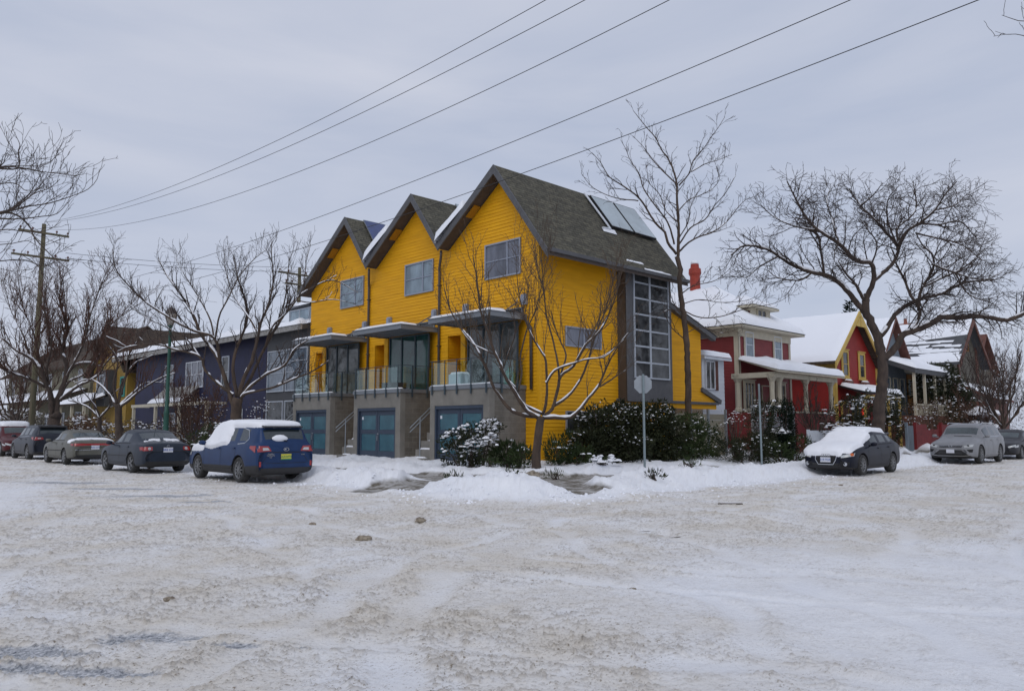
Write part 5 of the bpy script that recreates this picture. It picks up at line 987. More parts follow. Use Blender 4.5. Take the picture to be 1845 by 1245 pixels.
shrub('berry_bush','rusty leaved bush with berries and snow flecks before the indigo porch','shrub',[pxblob(350,735,34,28,X=17.5),pxblob(330,765,26,22,X=17.2),pxblob(385,745,22,26,X=17.5),pxblob(300,765,18,16,X=17.2)],3600,.13,.05,m='leaf_brown',snow=.07,ss=(.038,.028),clump=.3,shell=.2,stems=24,topbias=-.5)
shrub('privet_bush','green bush behind the blue wagon bonnet','shrub',[pxblob(388,782,24,18,X=15.6),pxblob(355,788,18,12,X=15.8)],2200,.10,.04,m='leaf_green',snow=.02)
shrub('frosted_twig_bush','snow flecked twig bush between the grey windows and the big bare trunk','shrub',[pxblob(470,735,24,18,X=17.0),pxblob(455,760,20,14,X=16.6)],500,.12,.02,m='leaf_brown',snow=.30,ss=(.035,.025),clump=.3,shell=.2,stems=16,topbias=-.6)
shrub('garden_hedge','snow topped shrubs behind the dark blue grey sedan','hedge',[pxblob(245,775,26,16,X=15.8),pxblob(285,778,24,14,X=15.8),pxblob(205,778,20,14,X=16.2)],3200,.14,.05,m='leaf_grey',snow=.06,ss=(.07,.045),clump=.35)
shrub('garden_hedge','snowy hedge before the beige house porch','hedge',[pxblob(40,750,26,14,X=16.5),pxblob(10,750,26,14,X=16.5),pxblob(75,756,20,12,X=16.5)],2600,.26,.09,m='leaf_grey',snow=.08,ss=(.14,.08),clump=.3)
shrub('garden_hedge','low brown hedge with snow near the steps of the ochre house','hedge',[pxblob(140,762,24,12,X=16.5),pxblob(175,765,20,12,X=16.5)],1800,.22,.07,m='leaf_brown',snow=.06,ss=(.10,.06),clump=.3)
def conifer(label,px,ytop,D,h,w):
    q=atD(px,ytop,D); t=thing('fir_tree',(q[0],q[1],0),label,'fir tree'); Ps=[];ds=[]
    for z in np.arange(h*.15,h,.28):
        rr=w*(1-z/h)**.8*rng.uniform(.75,1.15); nb=9
        for b in range(nb):
            a=rng.uniform(0,2*math.pi); L_=rr*rng.uniform(.7,1.15); s=np.linspace(.1,1,int(L_*9)+3)[:,None]; pp=np.array([[q[0],q[1],q[2]-h+z]])+s*L_*np.array([[math.cos(a),math.sin(a),-.12]])+rng.normal(0,.06,(len(s),3)); Ps.append(pp); ds.append(np.repeat([[math.cos(a),math.sin(a),.1]],len(s),0))
    P=np.concatenate(Ps); V,F=leaves(P,np.concatenate(ds),.45,.12,0); fast_mesh('crown',V,F,'conifer',t,smooth=False)
    b=MB(); b.tube([(q[0],q[1],0),(q[0],q[1],q[2])],[.25,.04],6); b.build('trunk','bark',t)
conifer('dark pointed fir rising behind the red gable roof',1530,545,72,11,3.0)
# ================================================================ cars
def carpaint(name,c,metal=.35,rough=.32): mat(name,c,.5,metal=.05,coat=.25,var=.12,vscale=2.5,spec=.2)
carpaint('paint_blue',(.011,.034,.105)); carpaint('paint_slate',(.022,.030,.046)); carpaint('paint_champagne',(.11,.11,.095)); carpaint('paint_charcoal',(.025,.029,.042)); carpaint('paint_navy',(.003,.005,.015)); carpaint('paint_silver',(.22,.225,.24)); carpaint('paint_dark',(.03,.03,.036)); carpaint('paint_red',(.07,.006,.009))
mat('car_glass',(.026,.036,.042),.03,spec=.8); mat('windscreen',(.035,.05,.052),.04,spec=.9,var=.5,vscale=1.5); mat('cladding',(.018,.018,.020),.6,var=.2,vscale=8); mat('tyre',(.018,.018,.018),.85,col2=(.05,.05,.05),vscale=12); mat('alloy',(.20,.205,.215),.35,metal=.6,var=.1,vscale=8)
mat('tail_red',(.30,.010,.010),.15,spec=.8,coat=.5); mat('lamp_clear',(.45,.47,.48),.12,spec=.9,coat=.5); mat('chrome',(.55,.56,.58),.15,metal=1); mat('plate_white',(.60,.62,.68),.5); mat('plate_blue',(.05,.10,.35),.5); mat('plate_yellow',(.55,.50,.06),.5); mat('plate_green',(.03,.22,.10),.5); mat('amber',(.55,.12,.02),.3); mat('road_grime',(.10,.095,.09),.8)
def loft(sp):
    V=[];rows=[]
    for (x,zb,be,tp,w,wg) in sp['st']:
        g=min(1,max(0,(tp-be-.10)/.25))
        mixv=lambda a,b:a*(1-g)+b*g
        h=be-zb
        pr=[(0,zb),(w-.16,zb),(w-.03,zb+.06),(w-.005,zb+.30*h),(w,zb+.62*h),(w-.03,be-.05),(w-.055,be),
            (mixv(w-.11,w-.075),mixv(be+.25*(tp-be),be+.025)),(mixv(w-.19,wg+.025),mixv(be+.62*(tp-be),tp-.085)),(mixv(w-.27,wg-.03),mixv(be+.85*(tp-be),tp-.022)),(mixv(w-.5,wg-.2),tp),(0,tp+.012)]
        L_=[(x,y,z) for y,z in pr]; R_=[(x,-y,z) for y,z in pr[1:-1]][::-1]; rows.append(L_+R_)
    n=len(rows[0]); V=[p for r in rows for p in r]; F=[];Mi=[]
    half=11
    for i in range(len(rows)-1):
        for j in range(n):
            k=(j+1)%n; jj=j if j<half else n-1-j
            m=0
            if jj in (0,1) or (sp.get('clad') and jj<=2): m=3
            if jj==7 and sp['side'][i]=='G': m=1
            if jj in (9,10) and sp['top'][i]=='G': m=2
            F.append((i*n+j,(i+1)*n+j,(i+1)*n+k,i*n+k)); Mi.append(m)
    for r,fl in ((0,False),(len(rows)-1,True)):
        o=r*n
        for j in range(half):
            a,b=o+j,o+j+1; c,d=o+(n-j-1)%n if j+1<half else o+half, o+(n-j)%n
            if j==0: q=(o,o+1,o+n-1)
            elif j==half-1: q=(o+half-1,o+half,o+half+1)
            else: q=(o+j,o+j+1,o+n-j-1,o+n-j)
            F.append(q if fl else q[::-1]); Mi.append(3 if j<2 else 0)
    return V,F,Mi
def make_obj(V,F,Mi,ms):
    me=bpy.data.meshes.new('tmp'); me.from_pydata([tuple(map(float,v)) for v in V],[],F)
    for m in ms: me.materials.append(M[m])
    me.polygons.foreach_set('material_index',Mi); me.update(); o=bpy.data.objects.new('tmp',me); COL.objects.link(o); return o
def evaluated(o):
    dg=bpy.context.evaluated_depsgraph_get(); dg.update(); me=bpy.data.meshes.new_from_object(o.evaluated_get(dg)); return me
def text_mesh(s,size,m,parent,loc,rot,name='lettering',ex=.003):
    c=bpy.data.curves.new('t','FONT'); c.body=s; c.size=size; c.align_x='CENTER'; c.align_y='CENTER'; c.extrude=ex; c.resolution_u=2
    o=bpy.data.objects.new('t',c); COL.objects.link(o); me=evaluated(o); bpy.data.objects.remove(o); me.materials.clear(); me.materials.append(M[m])
    k=bpy.data.objects.new(name,me); COL.objects.link(k); k.parent=parent; k.location=loc; k.rotation_euler=rot; return k
def car(name,label,loc,rz,sp,cat='car'):
    t=thing(name,(loc[0],loc[1],loc[2]),label,cat,'cars parked along the kerb',rz=rz); t.scale=(sp.get('scale',1),)*3
    def B(mb,nm,m,par=t,sm=False):   # local coordinates
        me=bpy.data.meshes.new(nm); me.from_pydata(mb.v,[],mb.f)
        ms=m if isinstance(m,(list,tuple)) else [m]
        for q in ms: me.materials.append(M[q])
        if len(ms)>1: me.polygons.foreach_set('material_index',mb.m)
        if sm: me.polygons.foreach_set('use_smooth',[True]*len(me.polygons))
        me.update(); o=bpy.data.objects.new(nm,me); COL.objects.link(o); o.parent=par; return o
    V,F,Mi=loft(sp); o=make_obj(V,F,Mi,[sp['paint'],'car_glass','windscreen','cladding' ,'dark'])
    s=o.modifiers.new('s','SUBSURF'); s.levels=3; s.render_levels=3; hi=evaluated(o)
    hb=BVHTree.FromPolygons([v.co[:] for v in hi.vertices],[p.vertices[:] for p in hi.polygons])
    r=sp['r']; cut=[]
    W_=sp['st'][len(sp['st'])//2][4]
    for x in sp['axles']:
        for sd in (1,-1):
            b=MB(); b.lathe([(0,-.4),(r+.055,-.4),(r+.055,.24),(0,.24)],(x,sd*(W_+.0),r),axis=1,n=28)
            c=make_obj(b.v,b.f,[4]*len(b.f),['dark']*5); bm=bmesh.new(); bm.from_mesh(c.data); bmesh.ops.remove_doubles(bm,verts=bm.verts,dist=1e-5); bmesh.ops.recalc_face_normals(bm,faces=bm.faces); bm.to_mesh(c.data); bm.free(); cut.append(c)
            md=o.modifiers.new('b','BOOLEAN'); md.object=c; md.operation='DIFFERENCE'; md.solver='EXACT'
    me=evaluated(o)
    for c in cut: bpy.data.objects.remove(c)
    bpy.data.objects.remove(o)
    # split into body and panes
    vs=np.array([v.co[:] for v in me.vertices]); pol=[(p.vertices[:],p.material_index) for p in me.polygons]
    def sub(nm,fs,ms,par,flat=False,remap=None):
        u=sorted({i for f,_ in fs for i in f}); mp={a:b for b,a in enumerate(u)}; m=bpy.data.meshes.new(nm); m.from_pydata(vs[u].tolist(),[],[tuple(mp[i] for i in f) for f,_ in fs])
        for q in ms: m.materials.append(M[q])
        m.polygons.foreach_set('material_index',[remap[mi] if remap else 0 for _,mi in fs]); m.polygons.foreach_set('use_smooth',[(mi!=4) for _,mi in fs]); m.update()
        q=bpy.data.objects.new(nm,m); COL.objects.link(q); q.parent=par; return q
    body=sub('body',[p for p in pol if p[1] in (0,3,4)],[sp['paint'],'cladding','dark'],t,remap={0:0,3:1,4:2})
    for mi,nm in ((1,'side_window'),(2,'windscreen')):
        fs=[p for p in pol if p[1]==mi]; par={}
        def find(a):
            while par.setdefault(a,a)!=a: par[a]=par[par[a]]; a=par[a]
            return a
        for f,_ in fs:
            for i in f[1:]: par[find(i)]=find(f[0])
        gr={}
        for p in fs: gr.setdefault(find(p[0][0]),[]).append(p)
        for g in gr.values():
            xm=np.mean([vs[i][0] for f,_ in g for i in f]); sub('side_window' if mi==1 else ('windscreen' if xm>0 else 'rear_window'),g,['car_glass' if mi==1 else sp.get('screen','car_glass')],t)
    def hit(a,b,ax):
        if ax=='R': o_,d_=Vector((-4,a,b)),Vector((1,0,0))
        if ax=='F': o_,d_=Vector((4,a,b)),Vector((-1,0,0))
        if ax=='L': o_,d_=Vector((a,3,b)),Vector((0,-1,0))
        if ax=='S': o_,d_=Vector((a,-3,b)),Vector((0,1,0))
        if ax=='T': o_,d_=Vector((a,b,4)),Vector((0,0,-1))
        h=hb.ray_cast(o_,d_); return (h[0],d_) if h[0] else (None,d_)
    def patch(nm,m,c,ax,off=.008,n=7,k=4,par=t):
        b=MB(); P=[]
        for i in range(n+1):
            for j in range(k+1):
                u,v=i/n,j/k; q=[c[0][e]*(1-u)*(1-v)+c[1][e]*u*(1-v)+c[2][e]*u*v+c[3][e]*(1-u)*v for e in (0,1)]
                h,d=hit(q[0],q[1],ax)
                if h is None: return None
                P.append(h-d*off)
        F=[]
        for i in range(n):
            for j in range(k):
                q=(i*(k+1)+j,(i+1)*(k+1)+j,(i+1)*(k+1)+j+1,i*(k+1)+j+1); F.append(q)
        b.add(P,F); nr=(P[k+1]-P[0]).cross(P[1]-P[0]); 
        if nr.dot(d)>0: b.f=[f[::-1] for f in b.f]
        return B(b,nm,m,par,sm=True)
    def line(nm,m,pts,ax,wd=.012,off=.004):
        b=MB()
        for (p,q) in zip(pts[:-1],pts[1:]):
            dx,dy=q[0]-p[0],q[1]-p[1]; l=math.hypot(dx,dy); nx,ny=-dy/l*wd/2,dx/l*wd/2; n=max(1,int(l/.1)); pr=None
            for i in range(n+1):
                a,c=p[0]+dx*i/n,p[1]+dy*i/n; h1,d=hit(a+nx,c+ny,ax); h2,_=hit(a-nx,c-ny,ax)
                if h1 is None or h2 is None: pr=None; continue
                h1=h1-d*off;h2=h2-d*off
                if pr: b.add([pr[0],h1,h2,pr[1]],[(0,1,2,3)])
                pr=(h1,h2)
        if b.n: return B(b,nm,m)
    # wheels
    for x in sp['axles']:
        for sd in (1,-1):
            yc=sd*(W_-.135); b=MB(); b.lathe([(r*.66,-.10),(r*.94,-.115),(r,-.085),(r*1.005,0),(r,.085),(r*.94,.115),(r*.66,.10),(r*.62,.0),(r*.66,-.10)],(x,yc,r),axis=1,n=32); w=B(b,'wheel','tyre',sm=True)
            b=MB(); yo=yc+sd*.085; b.lathe([(r*.60,-.05),(r*.68,-.02),(r*.68,.02),(r*.60,.0)],(x,yo,r),axis=1,n=32); b.lathe([(0,-.03),(r*.14,-.03),(r*.14,.03),(0,.03)],(x,yo,r),axis=1,n=12)
            ns=sp.get('spokes',10)
            for i in range(ns):
                a=2*math.pi*i/ns; e=np.array([math.cos(a),0,math.sin(a)]); pnt=np.array([x,yo,r]); b.beam(pnt+e*r*.1,pnt+e*r*.64,.055 if ns<8 else .032,.03,0,up=(0,1,0))
            B(b,'rim','alloy',w); b=MB(); b.lathe([(0,0),(r*.62,0)],(x,yc-sd*(.0)+sd*.03,r),axis=1,n=20); B(b,'rim_backing','dark',w)  # black backing disc stands in for the dark behind the spokes
    # mirrors
    mx_,mz=sp['mirror']
    for sd in (1,-1):
        b=MB(); y=sd*(W_+.08); b.lathe([(0,-.10),(.06,-.085),(.082,-.02),(.078,.05),(.05,.09),(0,.10)],(0,0,0),axis=1,n=10); b.v=[(mx_+v[0]*.9,y+v[1]*1.05,mz+v[2]*.85) for v in b.v]; b.box(mx_-.03,mx_+.03,sd*(W_-.08),y,mz-.07,mz-.03); B(b,'mirror',sp.get('mirror_mat',sp['paint']),sm=True)
    # doors seams and handles
    for sd,ax in ((1,'L'),(-1,'S')):
        for pts in sp['seams']: line('door_seam','dark',pts,ax)
        for hx,hz in sp['handles']:
            h,_=hit(hx,hz,ax)
            if h: b=MB(); b.box(h.x-.09,h.x+.09,h.y-.012,h.y+.03 if sd>0 else h.y-.03,hz-.014,hz+.014); B(b,'door_handle',sp.get('handle_mat',sp['paint']))
    sp['detail'](t,B,patch,line,hit,W_)
    # snow shell
    if 'snow' in sp:
        P=np.array([v.co[:] for v in hi.vertices]); Nn=np.array([v.normal[:] for v in hi.vertices]); Nn*=np.sign((Nn*(P-[0,0,.7])).sum()); T=sp['snow'](P[:,0],P[:,1],P[:,2],Nn); nz=fbm(P[:,0]*3+5,P[:,1]*3+P[:,2]*2,4); T=T*(.8+.5*nz)+np.where(T>0,.0,0)-(.0)
        Q=P+(Nn*.55+np.array([0,0,.45]))*np.where(T>.004,T+.012,-.03)[:,None]; fs=[p.vertices[:] for p in hi.polygons if max(T[i] for i in p.vertices)>.004]
        if fs:
            b=MB(); b.v=[tuple(q) for q in Q.tolist()]; b.f=fs; b.m=[0]*len(fs); u=sorted({i for f in fs for i in f}); mp={a:i for i,a in enumerate(u)}; b.v=[b.v[i] for i in u]; b.f=[tuple(mp[i] for i in f) for f in fs]; B(b,'snow','snow',sm=True)
    return t
def plate(B,t,x,y,z,ch,m0='plate_white',mt='plate_blue',rear=True,wd=.31,ht=.16):
    s=-1 if rear else 1
    b=MB(); b.box(x,x+s*.012,y-wd/2,y+wd/2,z-ht/2,z+ht/2); p=B(b,'licence_plate',m0); 
    k=text_mesh(ch,.095,mt,p,(x+s*.014,y,z),(math.pi/2,0,-math.pi/2 if rear else math.pi/2)); return p
def wagon_st(L=4.82,W=.92,H=1.66,belt=1.02,hood=1.02,wg=.66,nose=.0,tail=0.0,wsx=1.10):
    h=L/2
    return [(h,.40,.60,.63,W-.34,.5),(h-.05,.27,.70,.75,W-.19,.6),(h-.20,.23,.80,.86,W-.07,.6),(h-.55,.20,.88,.95,W-.02,.6),(h-1.0,.19,.94,hood-.01,W,.62),(wsx,.19,.97,hood+.05,W,.64),(wsx-.10,.19,.985,hood+.11,W,.66),
    (wsx-.62,.19,belt-.01,H-.14,W,wg),(wsx-.74,.19,belt-.01,H-.085,W,wg),(wsx-.85,.19,belt,H-.055,W,wg),(-.17,.19,belt,H-.0,W,wg),(-.27,.19,belt,H,W,wg),(-1.05,.19,belt+.02,H-.01,W,wg),(-1.15,.19,belt+.02,H-.012,W,wg),(-h+.62,.19,belt+.035,H-.035,W,wg-.01),(-h+.50,.20,belt+.04,H-.05,W-.01,wg-.015),(-h+.36,.21,belt+.04,H-.075,W-.02,wg-.03),(-h+.27,.22,belt+.04,H-.14,W-.03,wg-.02),(-h+.075,.25,belt+.03,belt+.14,W-.05,.68),(-h+.03,.27,belt-.02,belt+.03,W-.06,.66),(-h+.01,.32,belt-.2,belt-.14,W-.10,.6)]
WS_side=list('-------GG-GG-G------')  # filled per car below
def side_top(st,side,top): return [('G' if i in side else '-') for i in range(len(st)-1)],[('G' if i in top else '-') for i in range(len(st)-1)]
def seams(W,belt,H,fx,mx,rx,bot=.36): return [[(fx,bot+.05),(fx,belt-.02)],[(mx,bot),(mx,belt+.0)],[(rx,bot+.25),(rx+.02,belt-.05)],[(fx,bot+.05),(fx-.1,bot),(rx+.35,bot),(rx,bot+.25)]]
# ---- blue wagon
def det_blue(t,B,patch,line,hit,W):
    for s in (1,-1):
        y=lambda a:s*a
        patch('tail_light','tail_red',[(y(.84),.86),(y(.44),.88),(y(.52),1.02),(y(.84),1.03)],'R',.012)
        patch('reverse_lamp','lamp_clear',[(y(.70),.90),(y(.50),.91),(y(.55),.975),(y(.70),.975)],'R',.02)
        patch('tail_light','tail_red',[(-2.30,.84),(-1.98,.97),(-2.0,1.03),(-2.28,1.03)],'L' if s>0 else 'S',.010)
        patch('reflector','tail_red',[(y(.80),.46),(y(.74),.46),(y(.74),.60),(y(.80),.60)],'R',.012,3,3)
        patch('headlight','lamp_clear',[(1.95,.70),(2.3,.66),(2.3,.76),(1.9,.82)],'L' if s>0 else 'S',.010)
    patch('bumper','cladding',[(.86,.30),(-.86,.30),(-.84,.42),(.84,.42)],'R',.02,14,3)
    patch('plate_recess','paint_blue',[(.32,.60),(-.32,.60),(-.40,.83),(.40,.83)],'R',-.002,6,4)
    line('tailgate_seam','dark',[(.62,.55),(-.62,.55)],'R'); line('tailgate_seam','dark',[(.42,.845),(-.42,.845)],'R',.02); line('tailgate_seam','dark',[(.70,.56),(.60,.70),(.44,.86)],'R'); line('tailgate_seam','dark',[(-.70,.56),(-.60,.70),(-.44,.86)],'R')
    h,_=hit(0,.71,'R'); p=plate(B,t,h.x-.014,0,.72,'AAWF0',m0='plate_yellow',mt='plate_green')
    b=MB(); b.box(h.x-.0275,h.x-.027,-.155,.155,.64,.668); B(b,'plate_strip','plate_green',p)
    h,_=hit(0,.93,'R'); b=MB(); b.lathe([(.050,-.005),(.062,-.005),(.062,.005),(.050,.005)],(0,0,0),axis=0,n=20); b.v=[(h.x-.02+v[0],v[1]*1.35,.925+v[2]*.8) for v in b.v]; b.lathe([(0,-.004),(.022,-.004),(.0,.004)],(h.x-.02,.02,.93),axis=0,n=6); B(b,'emblem','chrome')
    for s_,z,y,sz in (('SUBARU',.80,.46,.05),('OUTBACK',.755,.46,.05),('3.6R',.71,.46,.045),('AWD',.775,-.52,.045)):
        h,_=hit(y,z,'R'); text_mesh(s_,sz,'chrome',t,(h.x-.014,y,z),(math.pi/2,0,-math.pi/2),'badge')
    # spoiler and rails
    b=MB(); b.prism([(-2.02,-.60,1.60),(-2.26,-.58,1.56),(-2.26,.58,1.56),(-2.02,.60,1.60)],(0,0,-.035)); B(b,'spoiler','paint_dark')
    for s in (1,-1): b=MB(); b.tube([(.35,s*.60,1.60),(.2,s*.60,1.67),(-1.75,s*.58,1.66),(-1.9,s*.58,1.59)],.02,6); B(b,'roof_rail','cladding')
    for s,ax in ((1,'L'),(-1,'S')): line('window_trim','chrome',[(-1.20,1.07),(-1.62,1.10),(-1.80,1.22),(-1.62,1.46),(-1.3,1.52)],ax,.022,.008); patch('sill_cladding','cladding',[(.95,.26),(-.95,.26),(-.95,.37),(.95,.37)],ax,.012,8,2)
    line('wiper','dark',[(-.05,1.16),(.42,1.22)],'R',.03,.03)
    b=MB(); hh=[]
    h,_=hit(.12,1.24,'R'); b.lathe([(0,-.11),(.12,-.10),(.22,-.03),(.20,.03),(.10,.10),(0,.115)],(0,0,0),n=14); b.v=[(h.x-.02+v[0]*.30,.16+v[1]*1.15,1.235+v[2]*.85+.0*v[0]) for v in b.v]; B(b,'snow','snow',sm=True)
st=wagon_st(4.82,.92,1.67,1.03,1.02,.67); sd_,tp_=side_top(st,(8,9,11,13),(6,17)); sd_[7]='G'
def snow_blue(x,y,z,n):
    roof=sst(1.52,1.58,z)*sst(-2.2,-2.1,x)*.08
    notch=1-np.exp(-((x+.42)**2/.02+((y-.62)/.16)**2)); roof=roof*notch
    ws=sst(.30,.5,x)*sst(.98,1.04,z)*.11
    hood=sst(.9,1.3,x)*sst(.80,.90,z+0*x)*sst(.93,.84,np.abs(y))*.11
    side=sst(.0,.10,y-.52)*sst(-.66,-.56,x-.35*np.clip(1.25-z,0,1)+.12*(fbm(z*5,x*5,3)-.5))*sst(.96,1.01,z+.06*np.sin(x*3))*(x<1.15)*.095
    side2=0*x
    return np.maximum.reduce([roof,ws,hood,side,side2])
car('blue_wagon','blue station wagon with snow slumped over its roof and driver windows',(11.17,23.2,.02),math.pi/2,dict(st=st,side=sd_,top=tp_,paint='paint_blue',r=.355,axles=(1.40,-1.37),clad=True,spokes=10,mirror=(.86,1.08),seams=seams(.92,1.03,1.67,.93,-.22,-1.15),handles=[(-.05,.93),(-1.02,.95)],detail=det_blue,snow=snow_blue,scale=1.03))
# ---- sedans
def sedan_st(L,W,H,belt,hood,wg,wsx=.95,rwx=-.95,deck=None):
    h=L/2; dk=deck or hood+.06
    return [(h,.36,.54,.57,W-.36,.5),(h-.05,.24,.64,.69,W-.20,.6),(h-.22,.20,.74,.79,W-.08,.6),(h-.55,.18,.81,.87,W-.03,.6),(h-1.0,.17,.87,hood-.02,W-.005,.62),(wsx,.17,.90,hood+.03,W,.64),(wsx-.10,.17,.91,hood+.09,W,.66),
    (wsx-.70,.17,belt-.02,H-.12,W,wg),(wsx-.82,.17,belt-.02,H-.06,W,wg),(wsx-.95,.17,belt-.01,H-.03,W,wg),(-.15,.17,belt,H,W,wg),(-.24,.17,belt,H,W,wg),(rwx+.05,.17,belt+.01,H-.04,W,wg),(rwx-.10,.17,belt+.02,H-.10,W,wg-.01),(rwx-.62,.18,belt+.02,dk+.12,W-.005,wg+.03),(rwx-.72,.18,belt+.02,dk+.06,W-.01,.66),(-h+.35,.20,belt,dk+.03,W-.03,.62),(-h+.10,.23,belt-.03,dk,W-.07,.62),(-h+.03,.26,belt-.12,dk-.08,W-.10,.6),(-h,.34,belt-.3,dk-.27,W-.16,.6)]
def det_sedan(kind,paint,pl='plate_white'):
    def f(t,B,patch,line,hit,W):
        z0=.80
        for s in (1,-1):
            if kind=='jetta':
                patch('tail_light','tail_red',[(s*.82,.74),(s*.50,.76),(s*.50,.88),(s*.82,.88)],'R',.012)
                h,_=hit(s*.60,.815,'R'); b=MB(); b.lathe([(0,-.02),(.045,-.015),(.05,0),(0,.0)],(h.x-.012,s*.60,.815),axis=0,n=14); B(b,'tail_lamp_ring','lamp_clear')
                patch('tail_light','tail_red',[(-2.20,.75),(-2.02,.80),(-2.02,.88),(-2.16,.88)],'L' if s>0 else 'S',.010,4,3)
            else:
                patch('tail_light','tail_red',[(s*.84,.76),(s*.40,.77),(s*.40,.87),(s*.84,.87)],'R',.012)
                patch('tail_light','tail_red',[(-2.28,.76),(-2.06,.80),(-2.06,.86),(-2.26,.86)],'L' if s>0 else 'S',.010,4,3)
        line('boot_seam','dark',[(.60,.72),(-.60,.72)],'R',.014); line('boot_seam','dark',[(.62,.72),(.66,.9)],'R'); line('boot_seam','dark',[(-.62,.72),(-.66,.9)],'R')
        patch('bumper_strip','cladding',[(.8,.30),(-.8,.30),(-.78,.37),(.78,.37)],'R',.012,10,2)
        if kind=='camry': line('bumper_trim','chrome',[(.84,.60),(-.84,.60)],'R',.02,.012); patch('garnish','tail_red',[(.40,.78),(-.40,.78),(-.40,.86),(.40,.86)],'R',.009)
        h,_=hit(0,.70 if kind=='camry' else .78,'R'); plate(B,t,h.x-.014,0,.70 if kind=='camry' else .77,'BR8 41K' if kind=='jetta' else 'AK5 03T',m0=pl)
        if kind=='jetta':
            h,_=hit(0,.90,'R'); b=MB(); b.lathe([(.036,-.004),(.045,-.004),(.045,.004),(.036,.004)],(h.x-.014,0,.90),axis=0,n=18)
            for a,c in (((-.03,.02),(-.012,-.025)),((-.012,-.025),(0,0)),((0,0),(.012,-.025)),((.012,-.025),(.03,.02))): b.beam((h.x-.014,a[0],.90+a[1]),(h.x-.014,c[0],.90+c[1]),.006,.006,up=(1,0,0))
            B(b,'emblem','chrome'); line('wiper','dark',[(-.5,1.08),(.1,1.20)],'T',.02,.01)
            b=MB(); b.tube([(-1.02,0,1.40),(-1.12,0,1.62)],.008,5); B(b,'aerial','dark')
        for ax in 'LS':
            line('window_trim','dark',[(.55,.97),(-1.1,.99)],ax,.02,.006); line('side_strip','dark',[(1.2,.55),(-1.25,.57)],ax,.03 if kind=='camry' else .015,.006)
    return f
st=sedan_st(4.55,.88,1.46,.95,.93,.62,deck=1.00); sd_,tp_=side_top(st,(7,8,9,11),(6,13))
sn_j=lambda x,y,z,n: np.where((x<-1.55)&(x>-1.75)&(np.abs(y)<.6),.012,0)*sst(.5,.55,fbm(x*8,y*8,3))
car('grey_blue_sedan','dark grey blue sedan with round tail lamps parked behind the blue wagon',(10.58,30.35,.02),math.pi/2,dict(st=st,side=sd_,top=tp_,paint='paint_slate',r=.325,axles=(1.33,-1.28),spokes=5,mirror=(.62,.99),seams=seams(.88,.95,1.46,.85,-.20,-1.02,.32),handles=[(-.05,.86),(-.95,.87)],detail=det_sedan('jetta','paint_slate'),snow=sn_j,scale=1.04))
st=sedan_st(4.77,.90,1.42,.93,.90,.62,wsx=1.0,rwx=-1.0,deck=.97); sd_,tp_=side_top(st,(7,8,9,11),(6,13))
sn_c=lambda x,y,z,n: sst(-1.62,-1.72,x)*sst(-2.0,-1.9,x)*sst(.86,.9,z)*.03*sst(.35,.5,fbm(x*5,y*5,3))
car('champagne_sedan','grey champagne sedan with snow dusting on its boot lid',(10.8,39.2,.02),math.pi/2,dict(st=st,side=sd_,top=tp_,paint='paint_champagne',screen='windscreen',r=.32,axles=(1.40,-1.30),spokes=7,mirror=(.70,.97),seams=seams(.90,.93,1.42,.9,-.20,-1.05,.32),handles=[(-.05,.84),(-.95,.85)],detail=det_sedan('camry','paint_champagne'),snow=sn_c,scale=1.04))
def det_suv(t,B,patch,line,hit,W):
    for s in (1,-1):
        patch('tail_light','tail_red',[(s*.84,.93),(s*.44,.97),(s*.48,1.07),(s*.84,1.08)],'R',.012); patch('reverse_lamp','lamp_clear',[(s*.70,.99),(s*.56,1.0),(s*.56,1.04),(s*.70,1.04)],'R',.02)
        patch('tail_light','tail_red',[(-2.24,.93),(-1.98,1.02),(-2.0,1.08),(-2.22,1.08)],'L' if s>0 else 'S',.010)
    b=MB(); b.prism([(-1.90,-.60,1.62),(-2.22,-.58,1.56),(-2.22,.58,1.56),(-1.90,.60,1.62)],(0,0,-.04)); B(b,'spoiler','dark')
    h,_=hit(0,.80,'R'); plate(B,t,h.x-.014,0,.80,'EF2 77S'); line('tailgate_seam','dark',[(.62,.55),(-.62,.55)],'R')
    for ax in 'LS': line('window_trim','chrome',[(.55,1.06),(-1.5,1.12)],ax,.018,.008)
st=wagon_st(4.70,.92,1.66,1.07,1.05,.64); sd_,tp_=side_top(st,(7,8,9,11,13),(6,17))
car('charcoal_crossover','charcoal crossover with a roof spoiler parked ahead of the champagne sedan',(10.9,45.9,.02),math.pi/2,dict(st=st,side=sd_,top=tp_,paint='paint_charcoal',r=.36,axles=(1.38,-1.36),clad=False,spokes=7,mirror=(.86,1.12),mirror_mat='paint_charcoal',seams=seams(.92,1.07,1.66,.93,-.22,-1.15),handles=[(-.05,.96),(-1.02,.98)],detail=det_suv,scale=1.03))
